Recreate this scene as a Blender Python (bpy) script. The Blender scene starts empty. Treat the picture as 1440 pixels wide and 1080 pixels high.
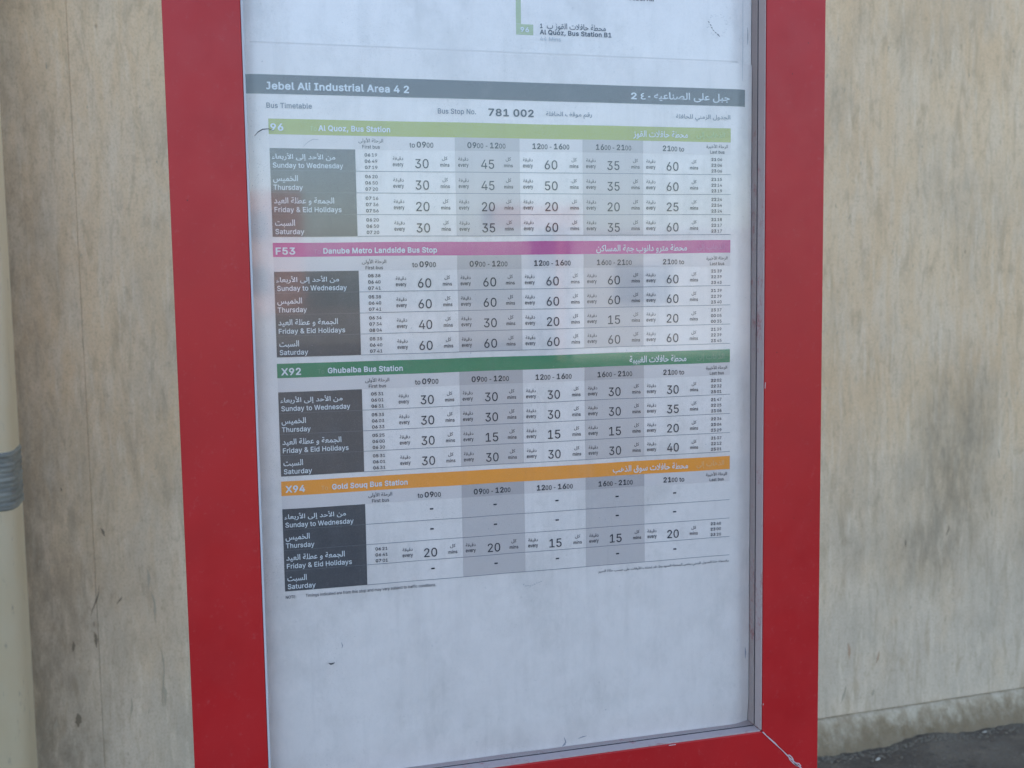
import bpy, bmesh, math, random
from mathutils import Vector, Matrix, noise
random.seed(7)
R = math.radians
scene = bpy.context.scene
C = bpy.context.collection

# ---------------------------------------------------------------- camera, world, sun, exposure
cam_d = bpy.data.cameras.new('camera'); cam = bpy.data.objects.new('camera', cam_d); C.objects.link(cam)
_X = Vector((0.96270386, -0.2701387, -0.01504532)); 
right = Vector((0.96270386, -0.03984192, 0.26760773))     # world x axis seen in camera space (x right, y down, z forward)
down = Vector((0.01504532, 0.99545097, 0.09407982))
into = Vector((-0.2701387, -0.08654476, 0.95892392))
cx = Vector((right.x, into.x, -down.x)); cy = -Vector((right.y, into.y, -down.y)); cz = -Vector((right.z, into.z, -down.z))
cam.matrix_world = Matrix(((cx.x, cy.x, cz.x, -0.3479), (cx.y, cy.y, cz.y, -1.2466), (cx.z, cy.z, cz.z, 1.4003), (0, 0, 0, 1)))
cam_d.sensor_width = 36; cam_d.lens = 1565 / 1440 * 36
cam_d.clip_start = 0.05; cam_d.clip_end = 500
cam_d.dof.use_dof = True; cam_d.dof.focus_distance = 1.27; cam_d.dof.aperture_fstop = 10
scene.camera = cam

SUN_EL, SUN_ROT = 40, 12
w = bpy.data.worlds.new('World'); scene.world = w; w.use_nodes = True
wn = w.node_tree.nodes; bg = wn['Background']; sky = wn.new('ShaderNodeTexSky')
sky.sky_type = 'NISHITA'; sky.sun_disc = False; sky.sun_elevation = R(SUN_EL); sky.sun_rotation = R(SUN_ROT)
sky.air_density = 1.0; sky.dust_density = 2.0; sky.ozone_density = 1.0
w.node_tree.links.new(sky.outputs[0], bg.inputs[0]); bg.inputs[1].default_value = 0.14
sd = bpy.data.lights.new('sun', 'SUN'); sd.energy = 2.8; sd.angle = R(0.5); sd.color = (1, 0.95, 0.87)
sun = bpy.data.objects.new('sun', sd); C.objects.link(sun)
sv = Vector((math.sin(R(SUN_ROT)) * math.cos(R(SUN_EL)), math.cos(R(SUN_ROT)) * math.cos(R(SUN_EL)), math.sin(R(SUN_EL))))
sun.rotation_euler = sv.to_track_quat('Z', 'Y').to_euler(); sun.location = (0, 5, 9)
scene.view_settings.view_transform = 'Standard'; scene.view_settings.look = 'None'
scene.view_settings.gamma = 1; scene.view_settings.exposure = 1.98
scene.cycles.transparent_max_bounces = 24

# ---------------------------------------------------------------- helpers
def link(o, parent=None):
    C.objects.link(o)
    if parent: o.parent = parent
    return o
def tag(o, label=None, cat=None, group=None, kind=None):
    for k, v in (('label', label), ('category', cat), ('group', group), ('kind', kind)):
        if v: o[k] = v
    return o
def thing(name, label, cat, loc=(0, 0, 0), rotz=0, group=None):
    o = bpy.data.objects.new(name, None); o.empty_display_size = .05
    o.location = loc; o.rotation_euler = (0, 0, rotz)
    return tag(link(o), label, cat, group)
def mesh_obj(name, verts, faces, mat, parent=None, smooth=False):
    m = bpy.data.meshes.new(name); m.from_pydata(verts, [], faces); m.update()
    m.materials.append(mat)
    if smooth: m.polygons.foreach_set('use_smooth', [True] * len(m.polygons))
    return link(bpy.data.objects.new(name, m), parent)
def bm_obj(name, bm, mat, parent=None, smooth=False):
    bmesh.ops.recalc_face_normals(bm, faces=bm.faces)
    m = bpy.data.meshes.new(name); bm.to_mesh(m); bm.free(); m.materials.append(mat)
    if smooth: m.polygons.foreach_set('use_smooth', [True] * len(m.polygons))
    return link(bpy.data.objects.new(name, m), parent)
def add_box(bm, x0, x1, y0, y1, z0, z1, bev=0, seg=2):
    r = bmesh.ops.create_cube(bm, size=1)
    for v in r['verts']:
        v.co = Vector((x0 + (v.co.x + .5) * (x1 - x0), y0 + (v.co.y + .5) * (y1 - y0), z0 + (v.co.z + .5) * (z1 - z0)))
    if bev:
        es = list({e for v in r['verts'] for e in v.link_edges})
        bmesh.ops.bevel(bm, geom=es, offset=bev, segments=seg, affect='EDGES', profile=.5)
def box(name, x0, x1, y0, y1, z0, z1, mat, parent=None, bev=0):
    bm = bmesh.new(); add_box(bm, x0, x1, y0, y1, z0, z1, bev); return bm_obj(name, bm, mat, parent)
def prism_y(name, poly, y0, y1, mat, parent=None, bev=0):
    """polygon in x,z extruded along y"""
    bm = bmesh.new()
    a = [bm.verts.new((x, y0, z)) for x, z in poly]; b = [bm.verts.new((x, y1, z)) for x, z in poly]
    fa = bm.faces.new(a); bm.faces.new(b[::-1]); n = len(poly)
    for i in range(n): bm.faces.new((a[i], b[i], b[(i + 1) % n], a[(i + 1) % n]))
    if bev: bmesh.ops.bevel(bm, geom=list(fa.edges), offset=bev, segments=3, affect='EDGES', profile=.5)
    return bm_obj(name, bm, mat, parent)

class NT:
    def __init__(s, name, rough=.5, spec=.5):
        s.m = bpy.data.materials.new(name); s.m.use_nodes = True; s.t = s.m.node_tree
        s.b = s.t.nodes['Principled BSDF']; s.b.inputs['Roughness'].default_value = rough
        s.b.inputs['Specular IOR Level'].default_value = spec
        s.tc = s.t.nodes.new('ShaderNodeTexCoord').outputs['Object']
    def L(s, a, b): s.t.links.new(a, b)
    def mapped(s, sc, loc=(0, 0, 0)):
        n = s.t.nodes.new('ShaderNodeMapping'); n.inputs['Scale'].default_value = sc; n.inputs['Location'].default_value = loc
        s.L(s.tc, n.inputs[0]); return n.outputs[0]
    def noise(s, scale, detail=4, rough=.55, sc=(1, 1, 1), loc=(0, 0, 0), dist=0):
        n = s.t.nodes.new('ShaderNodeTexNoise'); n.inputs['Scale'].default_value = scale; n.inputs['Detail'].default_value = detail
        n.inputs['Roughness'].default_value = rough; n.inputs['Distortion'].default_value = dist
        s.L(s.mapped(sc, loc), n.inputs['Vector']); return n.outputs['Fac']
    def voro(s, scale, sc=(1, 1, 1), loc=(0, 0, 0), feature='F1', rnd=1):
        n = s.t.nodes.new('ShaderNodeTexVoronoi'); n.inputs['Scale'].default_value = scale; n.feature = feature
        n.inputs['Randomness'].default_value = rnd
        s.L(s.mapped(sc, loc), n.inputs['Vector']); return n.outputs['Distance']
    def ramp(s, f, lo, hi, a=0., b=1.):
        n = s.t.nodes.new('ShaderNodeMapRange'); n.interpolation_type = 'SMOOTHSTEP'
        for i, v in zip((1, 2, 3, 4), (lo, hi, a, b)): n.inputs[i].default_value = v
        s.L(f, n.inputs[0]); return n.outputs[0]
    def math(s, op, a, b=0., c=0.):
        n = s.t.nodes.new('ShaderNodeMath'); n.operation = op
        for i, v in enumerate((a, b, c)):
            if isinstance(v, (int, float)): n.inputs[i].default_value = v
            else: s.L(v, n.inputs[i])
        return n.outputs[0]
    def mix(s, f, a, b, blend='MIX'):
        n = s.t.nodes.new('ShaderNodeMix'); n.data_type = 'RGBA'; n.blend_type = blend
        for i, v in ((0, f), (6, a), (7, b)):
            if isinstance(v, (int, float)): n.inputs[i].default_value = v
            elif isinstance(v, tuple): n.inputs[i].default_value = (*v, 1)
            else: s.L(v, n.inputs[i])
        return n.outputs[2]
    def blob(s, cx, cz, rx, rz):
        """soft elliptical mask in object x,z"""
        n = s.t.nodes.new('ShaderNodeVectorMath'); n.operation = 'LENGTH'
        s.L(s.mapped((1 / rx, 0, 1 / rz), (-cx / rx, 0, -cz / rz)), n.inputs[0])
        return s.ramp(n.outputs['Value'], 1.0, 0.0)
    def sep(s):
        n = s.t.nodes.new('ShaderNodeSeparateXYZ'); s.L(s.tc, n.inputs[0]); return n.outputs
    def col(s, c):
        if isinstance(c, tuple): s.b.inputs['Base Color'].default_value = (*c, 1)
        else: s.L(c, s.b.inputs['Base Color'])
        return s
    def bump(s, h, strength=.3, dist=.002):
        n = s.t.nodes.new('ShaderNodeBump'); n.inputs['Strength'].default_value = strength; n.inputs['Distance'].default_value = dist
        s.L(h, n.inputs['Height']); s.L(n.outputs[0], s.b.inputs['Normal']); return s
def simple(name, c, rough=.5, spec=.5):
    return NT(name, rough, spec).col(c).m

# ---------------------------------------------------------------- materials
def make_concrete():
    n = NT('streaked concrete', .92, .25)
    broad = n.noise(1.8, 4, .6, (1, 1, .8))
    streak = n.noise(22, 6, .62, (1, 1, .20), dist=.5)
    fine = n.noise(70, 7, .74, (1, 1, .42), loc=(3, 0, 1))
    grain = n.noise(260, 3, .65, (1, 1, .6))
    col = n.mix(n.ramp(broad, .3, .7), (.60, .47, .32), (.66, .55, .40))
    z = n.sep()[2]
    # cooler, greyer tone low on the wall
    low = n.math('MULTIPLY', n.ramp(n.math('ADD', z, n.math('MULTIPLY', broad, .4)), 1.20, .50), n.ramp(n.noise(6, 5, .6, (1, 1, .5)), .15, .55))
    col = n.mix(n.math('MULTIPLY', low, .70), col, (.50, .485, .44))
    col = n.mix(n.math('MULTIPLY', n.ramp(streak, .40, .66), .5), col, (.66, .60, .50))
    col = n.mix(n.math('MULTIPLY', n.ramp(n.noise(30, 6, .7, (1, 1, .22), loc=(1, 0, 7), dist=.6), .50, .66), .48), col, (.37, .31, .22))
    col = n.mix(n.math('MULTIPLY', n.ramp(fine, .50, .70), .55), col, (.36, .30, .22))
    col = n.mix(n.math('MULTIPLY', n.ramp(n.noise(3.5, 6, .7, (1, 1, .5), loc=(4, 4, 4)), .45, .68), .40), col, (.33, .31, .26))
    col = n.mix(n.math('MULTIPLY', n.ramp(fine, .46, .30), .30), col, (.74, .68, .57))
    col = n.mix(n.math('MULTIPLY', n.ramp(n.noise(46, 5, .6, (1, 1, .12), loc=(9, 0, 4)), .54, .7), .4), col, (.72, .67, .56))
    col = n.mix(n.math('MULTIPLY', n.ramp(grain, .45, .72), .36), col, (.28, .23, .17))
    # grey damp stains; the far-left ones also paint in shade beside the post
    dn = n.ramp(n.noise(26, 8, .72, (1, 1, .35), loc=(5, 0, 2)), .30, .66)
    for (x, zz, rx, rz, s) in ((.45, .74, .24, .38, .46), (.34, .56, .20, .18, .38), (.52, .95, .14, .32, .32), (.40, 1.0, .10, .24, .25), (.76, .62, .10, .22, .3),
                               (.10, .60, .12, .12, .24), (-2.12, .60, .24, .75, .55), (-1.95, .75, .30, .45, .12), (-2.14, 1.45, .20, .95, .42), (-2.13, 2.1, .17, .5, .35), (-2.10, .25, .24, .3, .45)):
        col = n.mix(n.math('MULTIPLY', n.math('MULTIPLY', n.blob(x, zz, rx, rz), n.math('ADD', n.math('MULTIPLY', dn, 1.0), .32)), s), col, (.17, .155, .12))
    pit = n.ramp(n.voro(24, (1, 1, .42)), .085, .03)
    pit = n.math('MULTIPLY', pit, n.ramp(n.noise(7, 2, loc=(2, 2, 2)), .5, .62))
    col = n.mix(n.math('MULTIPLY', pit, .5), col, (.14, .11, .08))
    n.col(n.mix(1.0, col, (1.12, .985, .845), 'MULTIPLY'))
    h = n.math('ADD', n.math('ADD', streak, n.math('MULTIPLY', fine, .6)), n.math('MULTIPLY', pit, -.8))
    return n.bump(h, .4, .004).m
M_conc = make_concrete()

def make_plinth():
    n = NT('dirty mortar plinth', .95, .2)
    z = n.sep()[2]
    a = n.noise(26, 8, .72, (1, 1, .6)); b = n.noise(110, 5, .7)
    col = n.mix(n.ramp(a, .35, .65), (.50, .385, .25), (.63, .52, .37))
    dirt = n.ramp(n.math('ADD', z, n.math('MULTIPLY', n.math('ADD', a, -.5), .16)), .125, .02)
    col = n.mix(n.math('MULTIPLY', dirt, .85), col, (.23, .165, .095))
    col = n.mix(n.math('MULTIPLY', n.ramp(b, .55, .75), .4), col, (.14, .12, .09))
    n.col(col); return n.bump(n.math('ADD', a, b), .7, .01).m
M_plinth = make_plinth()

def make_ground():
    n = NT('dark worn asphalt', .95, .25)
    a = n.noise(3.2, 5, .6); b = n.noise(70, 5, .7); c = n.noise(260, 2)
    col = n.mix(n.ramp(a, .35, .65), (.115, .088, .063), (.180, .145, .105))
    col = n.mix(n.math('MULTIPLY', n.ramp(b, .5, .72), .5), col, (.19, .18, .15))
    col = n.mix(n.math('MULTIPLY', n.ramp(c, .5, .7), .4), col, (.035, .035, .035))
    col = n.mix(n.math('MULTIPLY', n.ramp(n.noise(16, 7, .75, loc=(3, 3, 0)), .52, .66), .55), col, (.21, .165, .115))
    col = n.mix(n.math('MULTIPLY', n.ramp(n.noise(22, 5, .7, loc=(8, 1, 0)), .56, .68), .6), col, (.045, .04, .034))
    n.col(col); return n.bump(n.math('ADD', b, n.math('MULTIPLY', c, .5)), .8, .01).m
M_ground = make_ground()

def make_red():
    n = NT('red powder coat', .33, .4)
    peel = n.noise(900, 2, .5); mott = n.noise(9, 4, .6)
    col = n.mix(n.ramp(mott, .3, .7), (.41, .0085, .0115), (.455, .0105, .0135))
    dust = n.math('MULTIPLY', n.ramp(n.noise(140, 5, .7), .56, .8), .10)
    col = n.mix(dust, col, (.45, .33, .33))
    spk = n.ramp(n.voro(55, loc=(1, 2, 3)), .05, .02)
    col = n.mix(n.math('MULTIPLY', spk, n.ramp(n.noise(12, 1), .58, .62)), col, (.07, .01, .012))
    n.col(col)
    n.L(n.ramp(n.noise(30, 4, .6), .3, .7, .34, .42), n.b.inputs['Roughness'])
    return n.bump(peel, .10, .0006).m
M_red = make_red()

def make_dusty():
    n = NT('dust covered red reveal', .9, .2)
    a = n.noise(120, 6, .75); b = n.noise(24, 5, .65, (1, 1, .5))
    f = n.math('ADD', n.math('MULTIPLY', a, .5), n.math('MULTIPLY', b, .6))
    n.col(n.mix(n.ramp(f, .36, .52), (.37, .15, .15), (.45, .355, .335)))
    return n.bump(a, .4, .001).m
M_dusty = make_dusty()
M_trim = simple('worn pale metal edge', (.50, .50, .52), .5)
M_chip = NT('bare scratched metal', .5, .5).col((.52, .42, .42)).m
M_gasket = simple('dark rubber gasket', (.03, .03, .035), .6)
M_back = simple('grey backing board', (.42, .44, .48), .8)
M_galv = simple('dull black steel', (.04, .04, .04), .5)

def make_paper(name, base, crack=False):
    n = NT(name, .28, .5)
    fib = n.noise(420, 3, .7); mot = n.noise(26, 5, .65); blot = n.noise(5, 3, .6)
    darker = tuple(c * .955 for c in base); lighter = tuple(min(1, c * 1.02) for c in base)
    col = n.mix(n.ramp(mot, .3, .7), darker, lighter)
    col = n.mix(n.math('MULTIPLY', n.ramp(fib, .5, .8), .16), col, tuple(c * .55 for c in base))
    col = n.mix(n.math('MULTIPLY', n.ramp(blot, .45, .75), .16), col, tuple(c * .75 for c in base))
    run = n.noise(34, 6, .7, (1, 1, .10), loc=(7, 0, 3)); grime = n.noise(9, 8, .75, (1, 1, .7), loc=(2, 0, 8)); dots = n.noise(190, 4, .8)
    col = n.mix(n.math('MULTIPLY', n.ramp(run, .50, .72), .24), col, tuple(c * .62 for c in base))
    col = n.mix(n.math('MULTIPLY', n.ramp(grime, .46, .70), .38), col, (.50, .45, .42))
    col = n.mix(n.math('MULTIPLY', n.ramp(dots, .58, .76), n.ramp(grime, .35, .65, .12, .42)), col, (.42, .38, .36))
    n.col(col); return n.bump(mot, .03, .0008).m
M_paper = make_paper('printed poster paper', (.82, .735, .70))
M_sheet2 = make_paper('route sheet paper', (.87, .79, .755))  # base lightened to paint in the brighter light at the top

def ink(name, c, wear=.22):
    n = NT(name, .28, .5)
    a = n.noise(500, 3, .7); b = n.noise(30, 5, .65)
    col = n.mix(n.math('MULTIPLY', n.ramp(a, .45, .8), wear), c, tuple(min(1, v * .6 + .32) for v in c))
    col = n.mix(n.math('MULTIPLY', n.ramp(b, .45, .75), .12), col, tuple(min(1, v * .7 + .2) for v in c))
    return n.col(col).m
I_head = ink('slate ink', (.032, .034, .042), .08); I_cell = ink('charcoal ink', (.046, .048, .060), .10)
I_lime = ink('lime ink', (.34, .37, .035), .1); I_mag = ink('magenta ink', (.50, .035, .24), .1)
I_green = ink('green ink', (.001, .20, .085), .03); I_orange = ink('orange ink', (.92, .32, .02), .08)
I_strip = ink('pale grey ink', (.565, .50, .485), .1); I_strip2 = ink('mid grey ink', (.46, .405, .40), .1); I_headrow = ink('light header ink', (.69, .61, .59), .1)
I_black = simple('dark text ink', (.022, .026, .045), .6, .3); I_soft = simple('soft grey text ink', (.17, .19, .23), .6, .3)
I_white = simple('white text ink', (.72, .74, .76), .6, .3); I_faint = simple('faint grey text ink', (.45, .47, .50), .6, .3)
I_bold = simple('navy text ink', (.025, .03, .045), .6, .3); I_rule = simple('rule ink', (.20, .22, .26), .6, .3)
I_line = ink('pale green line ink', (.36, .43, .20)); I_fw = {}
for k, c in dict(lime=(.42, .54, .20), mag=(.52, .14, .36), green=(.10, .28, .18), orange=(.85, .46, .17)).items():
    I_fw[k] = simple('faded heading ink ' + k, c, .6, .3)

def make_glass():
    n = NT('dusty clear acrylic'); t = n.t
    out = t.nodes['Material Output']
    geo = t.nodes.new('ShaderNodeNewGeometry')
    ior = n.ramp(geo.outputs['Backfacing'], 0, 1, 1.52, 1 / 1.52)
    fr = t.nodes.new('ShaderNodeFresnel'); n.L(ior, fr.inputs[0])
    tr = t.nodes.new('ShaderNodeBsdfTransparent'); gl = t.nodes.new('ShaderNodeBsdfGlossy'); df = t.nodes.new('ShaderNodeBsdfDiffuse')
    tr.inputs[0].default_value = (.985, .99, .99, 1); gl.inputs['Roughness'].default_value = .045
    df.inputs[0].default_value = (.62, .60, .57, 1)
    m1 = t.nodes.new('ShaderNodeMixShader'); m2 = t.nodes.new('ShaderNodeMixShader')
    n.L(fr.outputs[0], m1.inputs[0]); n.L(tr.outputs[0], m1.inputs[1]); n.L(gl.outputs[0], m1.inputs[2])
    film = n.ramp(n.noise(4, 5, .65), .3, .8, .008, .03)
    runs = n.math('MULTIPLY', n.ramp(n.noise(30, 4, .6, (1, 1, .08)), .55, .8), .05)
    spk = n.math('MULTIPLY', n.ramp(n.voro(420), .20, .06), n.ramp(n.noise(16, 4, .7), .42, .7, 0, .22))
    f = n.math('ADD', n.math('ADD', film, runs), spk)
    n.L(f, m2.inputs[0]); n.L(m1.outputs[0], m2.inputs[1]); n.L(df.outputs[0], m2.inputs[2])
    n.L(m2.outputs[0], out.inputs[0]); t.nodes.remove(n.b)
    return n.m
M_glass = make_glass()

# ---------------------------------------------------------------- ground and wall
def ground_h(x, y):
    d = math.exp(-((y - 1.50 - .035 * (x - 1.3)) / .10) ** 2)
    return d * (.012 + .018 * noise.noise(Vector((x * 5, y * 5, 0)))) + .004 * noise.noise(Vector((x * 9, y * 9, 3)))
xs = [-60, -20, -8, -4] + [-2 + .1 * i for i in range(30)] + [1 + .025 * i for i in range(61)] + [2.7, 3.2, 4, 8, 20, 60]
ys = [-60, -30, -15, -8, -4, -2, -1, 0, .5, .8] + [1 + .025 * i for i in range(27)] + [1.75, 2.5, 8, 30, 60]
gv = [(x, y, ground_h(x, y) if 1 <= x <= 2.6 and .9 < y < 1.7 else 0) for y in ys for x in xs]
nx = len(xs)
gf = [(j * nx + i, j * nx + i + 1, (j + 1) * nx + i + 1, (j + 1) * nx + i) for j in range(len(ys) - 1) for i in range(nx - 1)]
tag(mesh_obj('ground', gv, gf, M_ground, None, True), kind='structure')

def make_sand():
    n = NT('sandy paving', .95, .2); a = n.noise(.6, 6, .6); b = n.noise(30, 4, .7)
    n.col(n.mix(n.ramp(b, .4, .8), n.mix(n.ramp(a, .3, .7), (.27, .235, .18), (.33, .29, .23)), (.2, .17, .13))); return n.m
M_sand = make_sand()
tag(box('added_sandy_yard', -58, 58, -58, -24, .004, .05, M_sand), kind='structure')  # unseen sand, added for its warm bounce light

WA = R(2)
wall = thing('concrete_wall', 'weathered beige concrete wall with vertical streaks and grey stains behind the red timetable case', 'wall', (1.3555, 1.56, 0), WA)
box('wall_panel', -1.966, 5.5, 0, .25, .100, 7.2, M_conc, wall, .0012)  # unseen upper wall made tall so its shadow covers the case
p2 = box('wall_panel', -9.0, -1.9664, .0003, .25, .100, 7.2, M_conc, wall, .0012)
box('joint_filler', -1.970, -1.964, .002, .2, .1, 7.19, simple('joint mortar', (.40, .33, .23), .95), wall)
# plinth: battered mortar kick with a ragged foot
pv, pf = [], []
N_, K = 1100, 9
for i in range(N_ + 1):
    x = -5 + 10.5 * i / N_ if i else -9
    for k in range(K):
        t = k / (K - 1)
        z = .096 * (1 - t) - .02 * t
        y = -.002 - .050 * t ** .9 - (.010 * noise.noise(Vector((x * 7, t * 2, 0))) + .010 * noise.noise(Vector((x * 26, t * 4, 5))) + .008 * noise.noise(Vector((x * 70, t * 6, 8)))) * min(1, t * 1.6)
        pv.append((x, y, z))
    pv.append((x, .1, .096))
K1 = K + 1
for i in range(N_):
    a, b = i * K1, (i + 1) * K1
    for k in range(K - 1): pf.append((a + k, a + k + 1, b + k + 1, b + k))
    pf.append((a, b, b + K, a + K))
mesh_obj('plinth', pv, pf, M_plinth, wall, True)

# gouges, cracks and rust spots on the wall face
M_gouge = simple('dark gouge', (.22, .17, .11), .9); M_rust = simple('faint rust spot', (.46, .30, .19), .9); M_soft = simple('soft grey streak', (.42, .345, .24), .9)
def wall_mark(name, pts, w, mat, y=-.0006):
    vs = []
    for i, (x, z) in enumerate(pts):
        a = Vector(pts[max(0, i - 1)]); b = Vector(pts[min(len(pts) - 1, i + 1)]); d = (b - a).normalized(); nr = Vector((-d.y, d.x))
        for sg in (1, -1):
            q = Vector((x, z)) + nr * sg * w[i] / 2; vs.append((q.x, y, q.y))
    o = mesh_obj(name, vs, [(2 * i, 2 * i + 1, 2 * i + 3, 2 * i + 2) for i in range(len(pts) - 1)], mat, wall)
    md = o.modifiers.new('thick', 'SOLIDIFY'); md.thickness = .0006; md.offset = 0
def gouge(cx, cz, L, W, tilt, mat=M_gouge, n=9):
    pts = [(cx + L * (t - .5) * math.sin(tilt) + .04 * L * math.sin(t * 5), cz + L * (.5 - t) * math.cos(tilt)) for t in [i / (n - 1) for i in range(n)]]
    wall_mark('wall_mark', pts, [max(.0006, W * math.sin(math.pi * i / (n - 1)) * random.uniform(.6, 1.2)) for i in range(n)], mat)
gouge(-1.944, .822, .022, .007, .4); gouge(-1.968, .66, .075, .004, -.25); gouge(-1.972, .565, .04, .008, .15)
gouge(-1.915, .655, .022, .004, -.6); gouge(-2.022, .555, .026, .008, 0); gouge(-2.02, .375, .035, .014, .05); gouge(-2.07, .37, .03, .008, -.2, M_soft)
gouge(-1.848, .70, .055, .006, .1, M_soft); gouge(-1.838, .63, .08, .006, .15, M_soft); gouge(-1.826, .46, .16, .004, .06, M_soft); gouge(-1.822, .41, .05, .008, .1, M_soft)
gouge(-1.90, .39, .05, .006, 0, M_soft); gouge(-2.03, .93, .01, .003, .4)
for (x, z, L, W, m_) in ((.10, .292, .05, .011, M_rust), (.20, .262, .035, .009, M_rust), (.085, .165, .05, .007, M_soft), (.185, .155, .022, .009, M_soft), (.44, .625, .03, .004, M_gouge), (.29, .60, .022, .004, M_gouge), (.60, .67, .02, .004, M_soft), (.62, .85, .03, .003, M_soft)):
    gouge(x, z, L, W, random.uniform(-.3, .3), m_)
for k in range(70):
    x = random.choice((random.uniform(-2.1, -1.75), random.uniform(0, .75), random.uniform(0, .75))); z = random.uniform(.3, 2.1)
    gouge(x, z, random.uniform(.006, .018), random.uniform(.0015, .0035), random.uniform(-.3, .3), M_soft, 5)

# litter and grit on the ground by the wall
M_scrap = simple('crumpled pale paper', (.42, .37, .29), .8)
def scrap(x, y, s, rz, label):
    vs = [(-s, -.3 * s, 0), (0, -.5 * s, .05 * s), (s, -.1 * s, .02 * s), (.8 * s, .15 * s, .2 * s), (.1 * s, .2 * s, .3 * s), (-.7 * s, .1 * s, .05 * s)]
    o = mesh_obj('paper_scrap', vs, [(0, 1, 4, 5), (1, 2, 3, 4)], M_scrap)
    md = o.modifiers.new('thick', 'SOLIDIFY'); md.thickness = .0012
    o.location = (x, y, ground_h(x, y) + .003); o.rotation_euler = (0, 0, rz)
    tag(o, label, 'litter', 'scraps on the ground by the wall')
scrap(1.485, 1.455, .012, .3, 'small white scrap of paper lying on the dark ground nearest the red frame')
scrap(1.895, 1.515, .009, -.2, 'tiny pale scrap on the ground farther right under the wall plinth')
gbm = bmesh.new()
for i in range(420):
    x = random.uniform(1.2, 2.5); y = random.uniform(1.0, 1.52); s = random.choice((.001, .0015, .002, .003, .0045)) * random.uniform(.6, 1.3)
    r = bmesh.ops.create_icosphere(gbm, subdivisions=1, radius=s)
    for v in r['verts']: v.co = Vector((v.co.x * 1.3, v.co.y, v.co.z * .6)) + Vector((x, y, ground_h(x, y) + s * .2))
for i in range(620):
    x = random.uniform(1.25, 2.4); y = 1.505 + .035 * (x - 1.3) - abs(random.gauss(0, .018)); s = random.uniform(.0015, .0065) * random.uniform(.5, 1)
    r = bmesh.ops.create_icosphere(gbm, subdivisions=1, radius=s)
    for v in r['verts']: v.co = Vector((v.co.x * random.uniform(.8, 1.5), v.co.y * random.uniform(.8, 1.3), v.co.z * .7)) + Vector((x, y, ground_h(x, y) + s * .1))
tag(bm_obj('grit', gbm, simple('grit', (.17, .14, .10), .9)), kind='stuff')

# ---------------------------------------------------------------- drainpipe at the left
def make_pipe_mat():
    n = NT('cream painted pipe', .55, .4)
    a = n.noise(8, 5, .6, (1, 1, .5)); b = n.noise(60, 4, .7, (1, 1, .3))
    col = n.mix(n.ramp(a, .3, .7), (.88, .74, .50), (.92, .80, .58))
    col = n.mix(n.math('MULTIPLY', n.ramp(b, .58, .75), .5), col, (.30, .25, .19))
    return n.col(col).m
pipe = thing('round_cornered_post', 'cream painted post with a grey wrapped band at the left edge', 'post', (-.8128, 1.287, 0))
def corner(r, a):
    c, s_ = math.cos(a), math.sin(a); k = (abs(c) ** 5 + abs(s_) ** 5) ** -.2
    return r * c * k, r * s_ * k
def tube(name, r, z0, z1, mat, parent, segs=96, waves=0):
    bm = bmesh.new(); nz = 40 if waves else 1; rings = []
    for j in range(nz + 1):
        z = z0 + (z1 - z0) * j / nz
        rr = r + (waves * (math.sin(j * 1.9) + .6 * math.sin(j * .7)) if waves else 0)
        if waves and j in (0, nz): rr = r - .004
        rings.append([bm.verts.new((*corner(rr, 2 * math.pi * i / segs), z)) for i in range(segs)])
    for j in range(nz):
        for i in range(segs): bm.faces.new((rings[j][i], rings[j][(i + 1) % segs], rings[j + 1][(i + 1) % segs], rings[j + 1][i]))
    bm.faces.new(rings[0][::-1]); bm.faces.new(rings[-1])
    return bm_obj(name, bm, mat, parent, True)
tube('post_shaft', .08, 0, 6.5, make_pipe_mat(), pipe)
box('post_foot', -.11, .11, -.11, .11, .0, .012, M_galv, pipe, .003)
def band_mat():
    n = NT('grey wrapped tape', .6, .4)
    a = n.noise(50, 4, .6, (.3, .3, 1.6)); n.col(n.mix(n.ramp(a, .35, .65), (.15, .15, .125), (.25, .245, .20))); return n.m
tube('tape_band', .0825, .938, 1.062, band_mat(), pipe, waves=.0009)

# ---------------------------------------------------------------- the red timetable case
Z0 = 1.278                       # height of the poster's middle line above the ground
mm = lambda u, v: (u / 1000, Z0 + v / 1000)
iL, iR, iB, iT = -.294, .3135, -.4505, .690
oW = .079
FY, BY = -.025, .075
case = thing('timetable_case', 'red metal framed bus timetable display case with clear glazed front', 'display case', (0, 0, 0))
def P2(pts): return [(x, Z0 + z) for x, z in pts]
g = .0003
prism_y('frame_rail', P2([(iL - oW, iB - oW + g), (iL - g, iB + g), (iL - g, iT - g), (iL - oW, iT + oW - g)]), FY, BY, M_red, case, .0012)
prism_y('frame_rail', P2([(iR + g, iB + g), (iR + oW, iB - oW + g), (iR + oW, iT + oW - g), (iR + g, iT - g)]), FY, BY, M_red, case, .0012)
prism_y('frame_rail', P2([(iL - oW, iB - oW), (iR + oW, iB - oW), (iR, iB), (iL, iB)]), FY + .0002, BY, M_red, case, .0012)
prism_y('frame_rail', P2([(iL, iT), (iR, iT), (iR + oW, iT + oW), (iL - oW, iT + oW)]), FY + .0002, BY, M_red, case, .0012)
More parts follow.
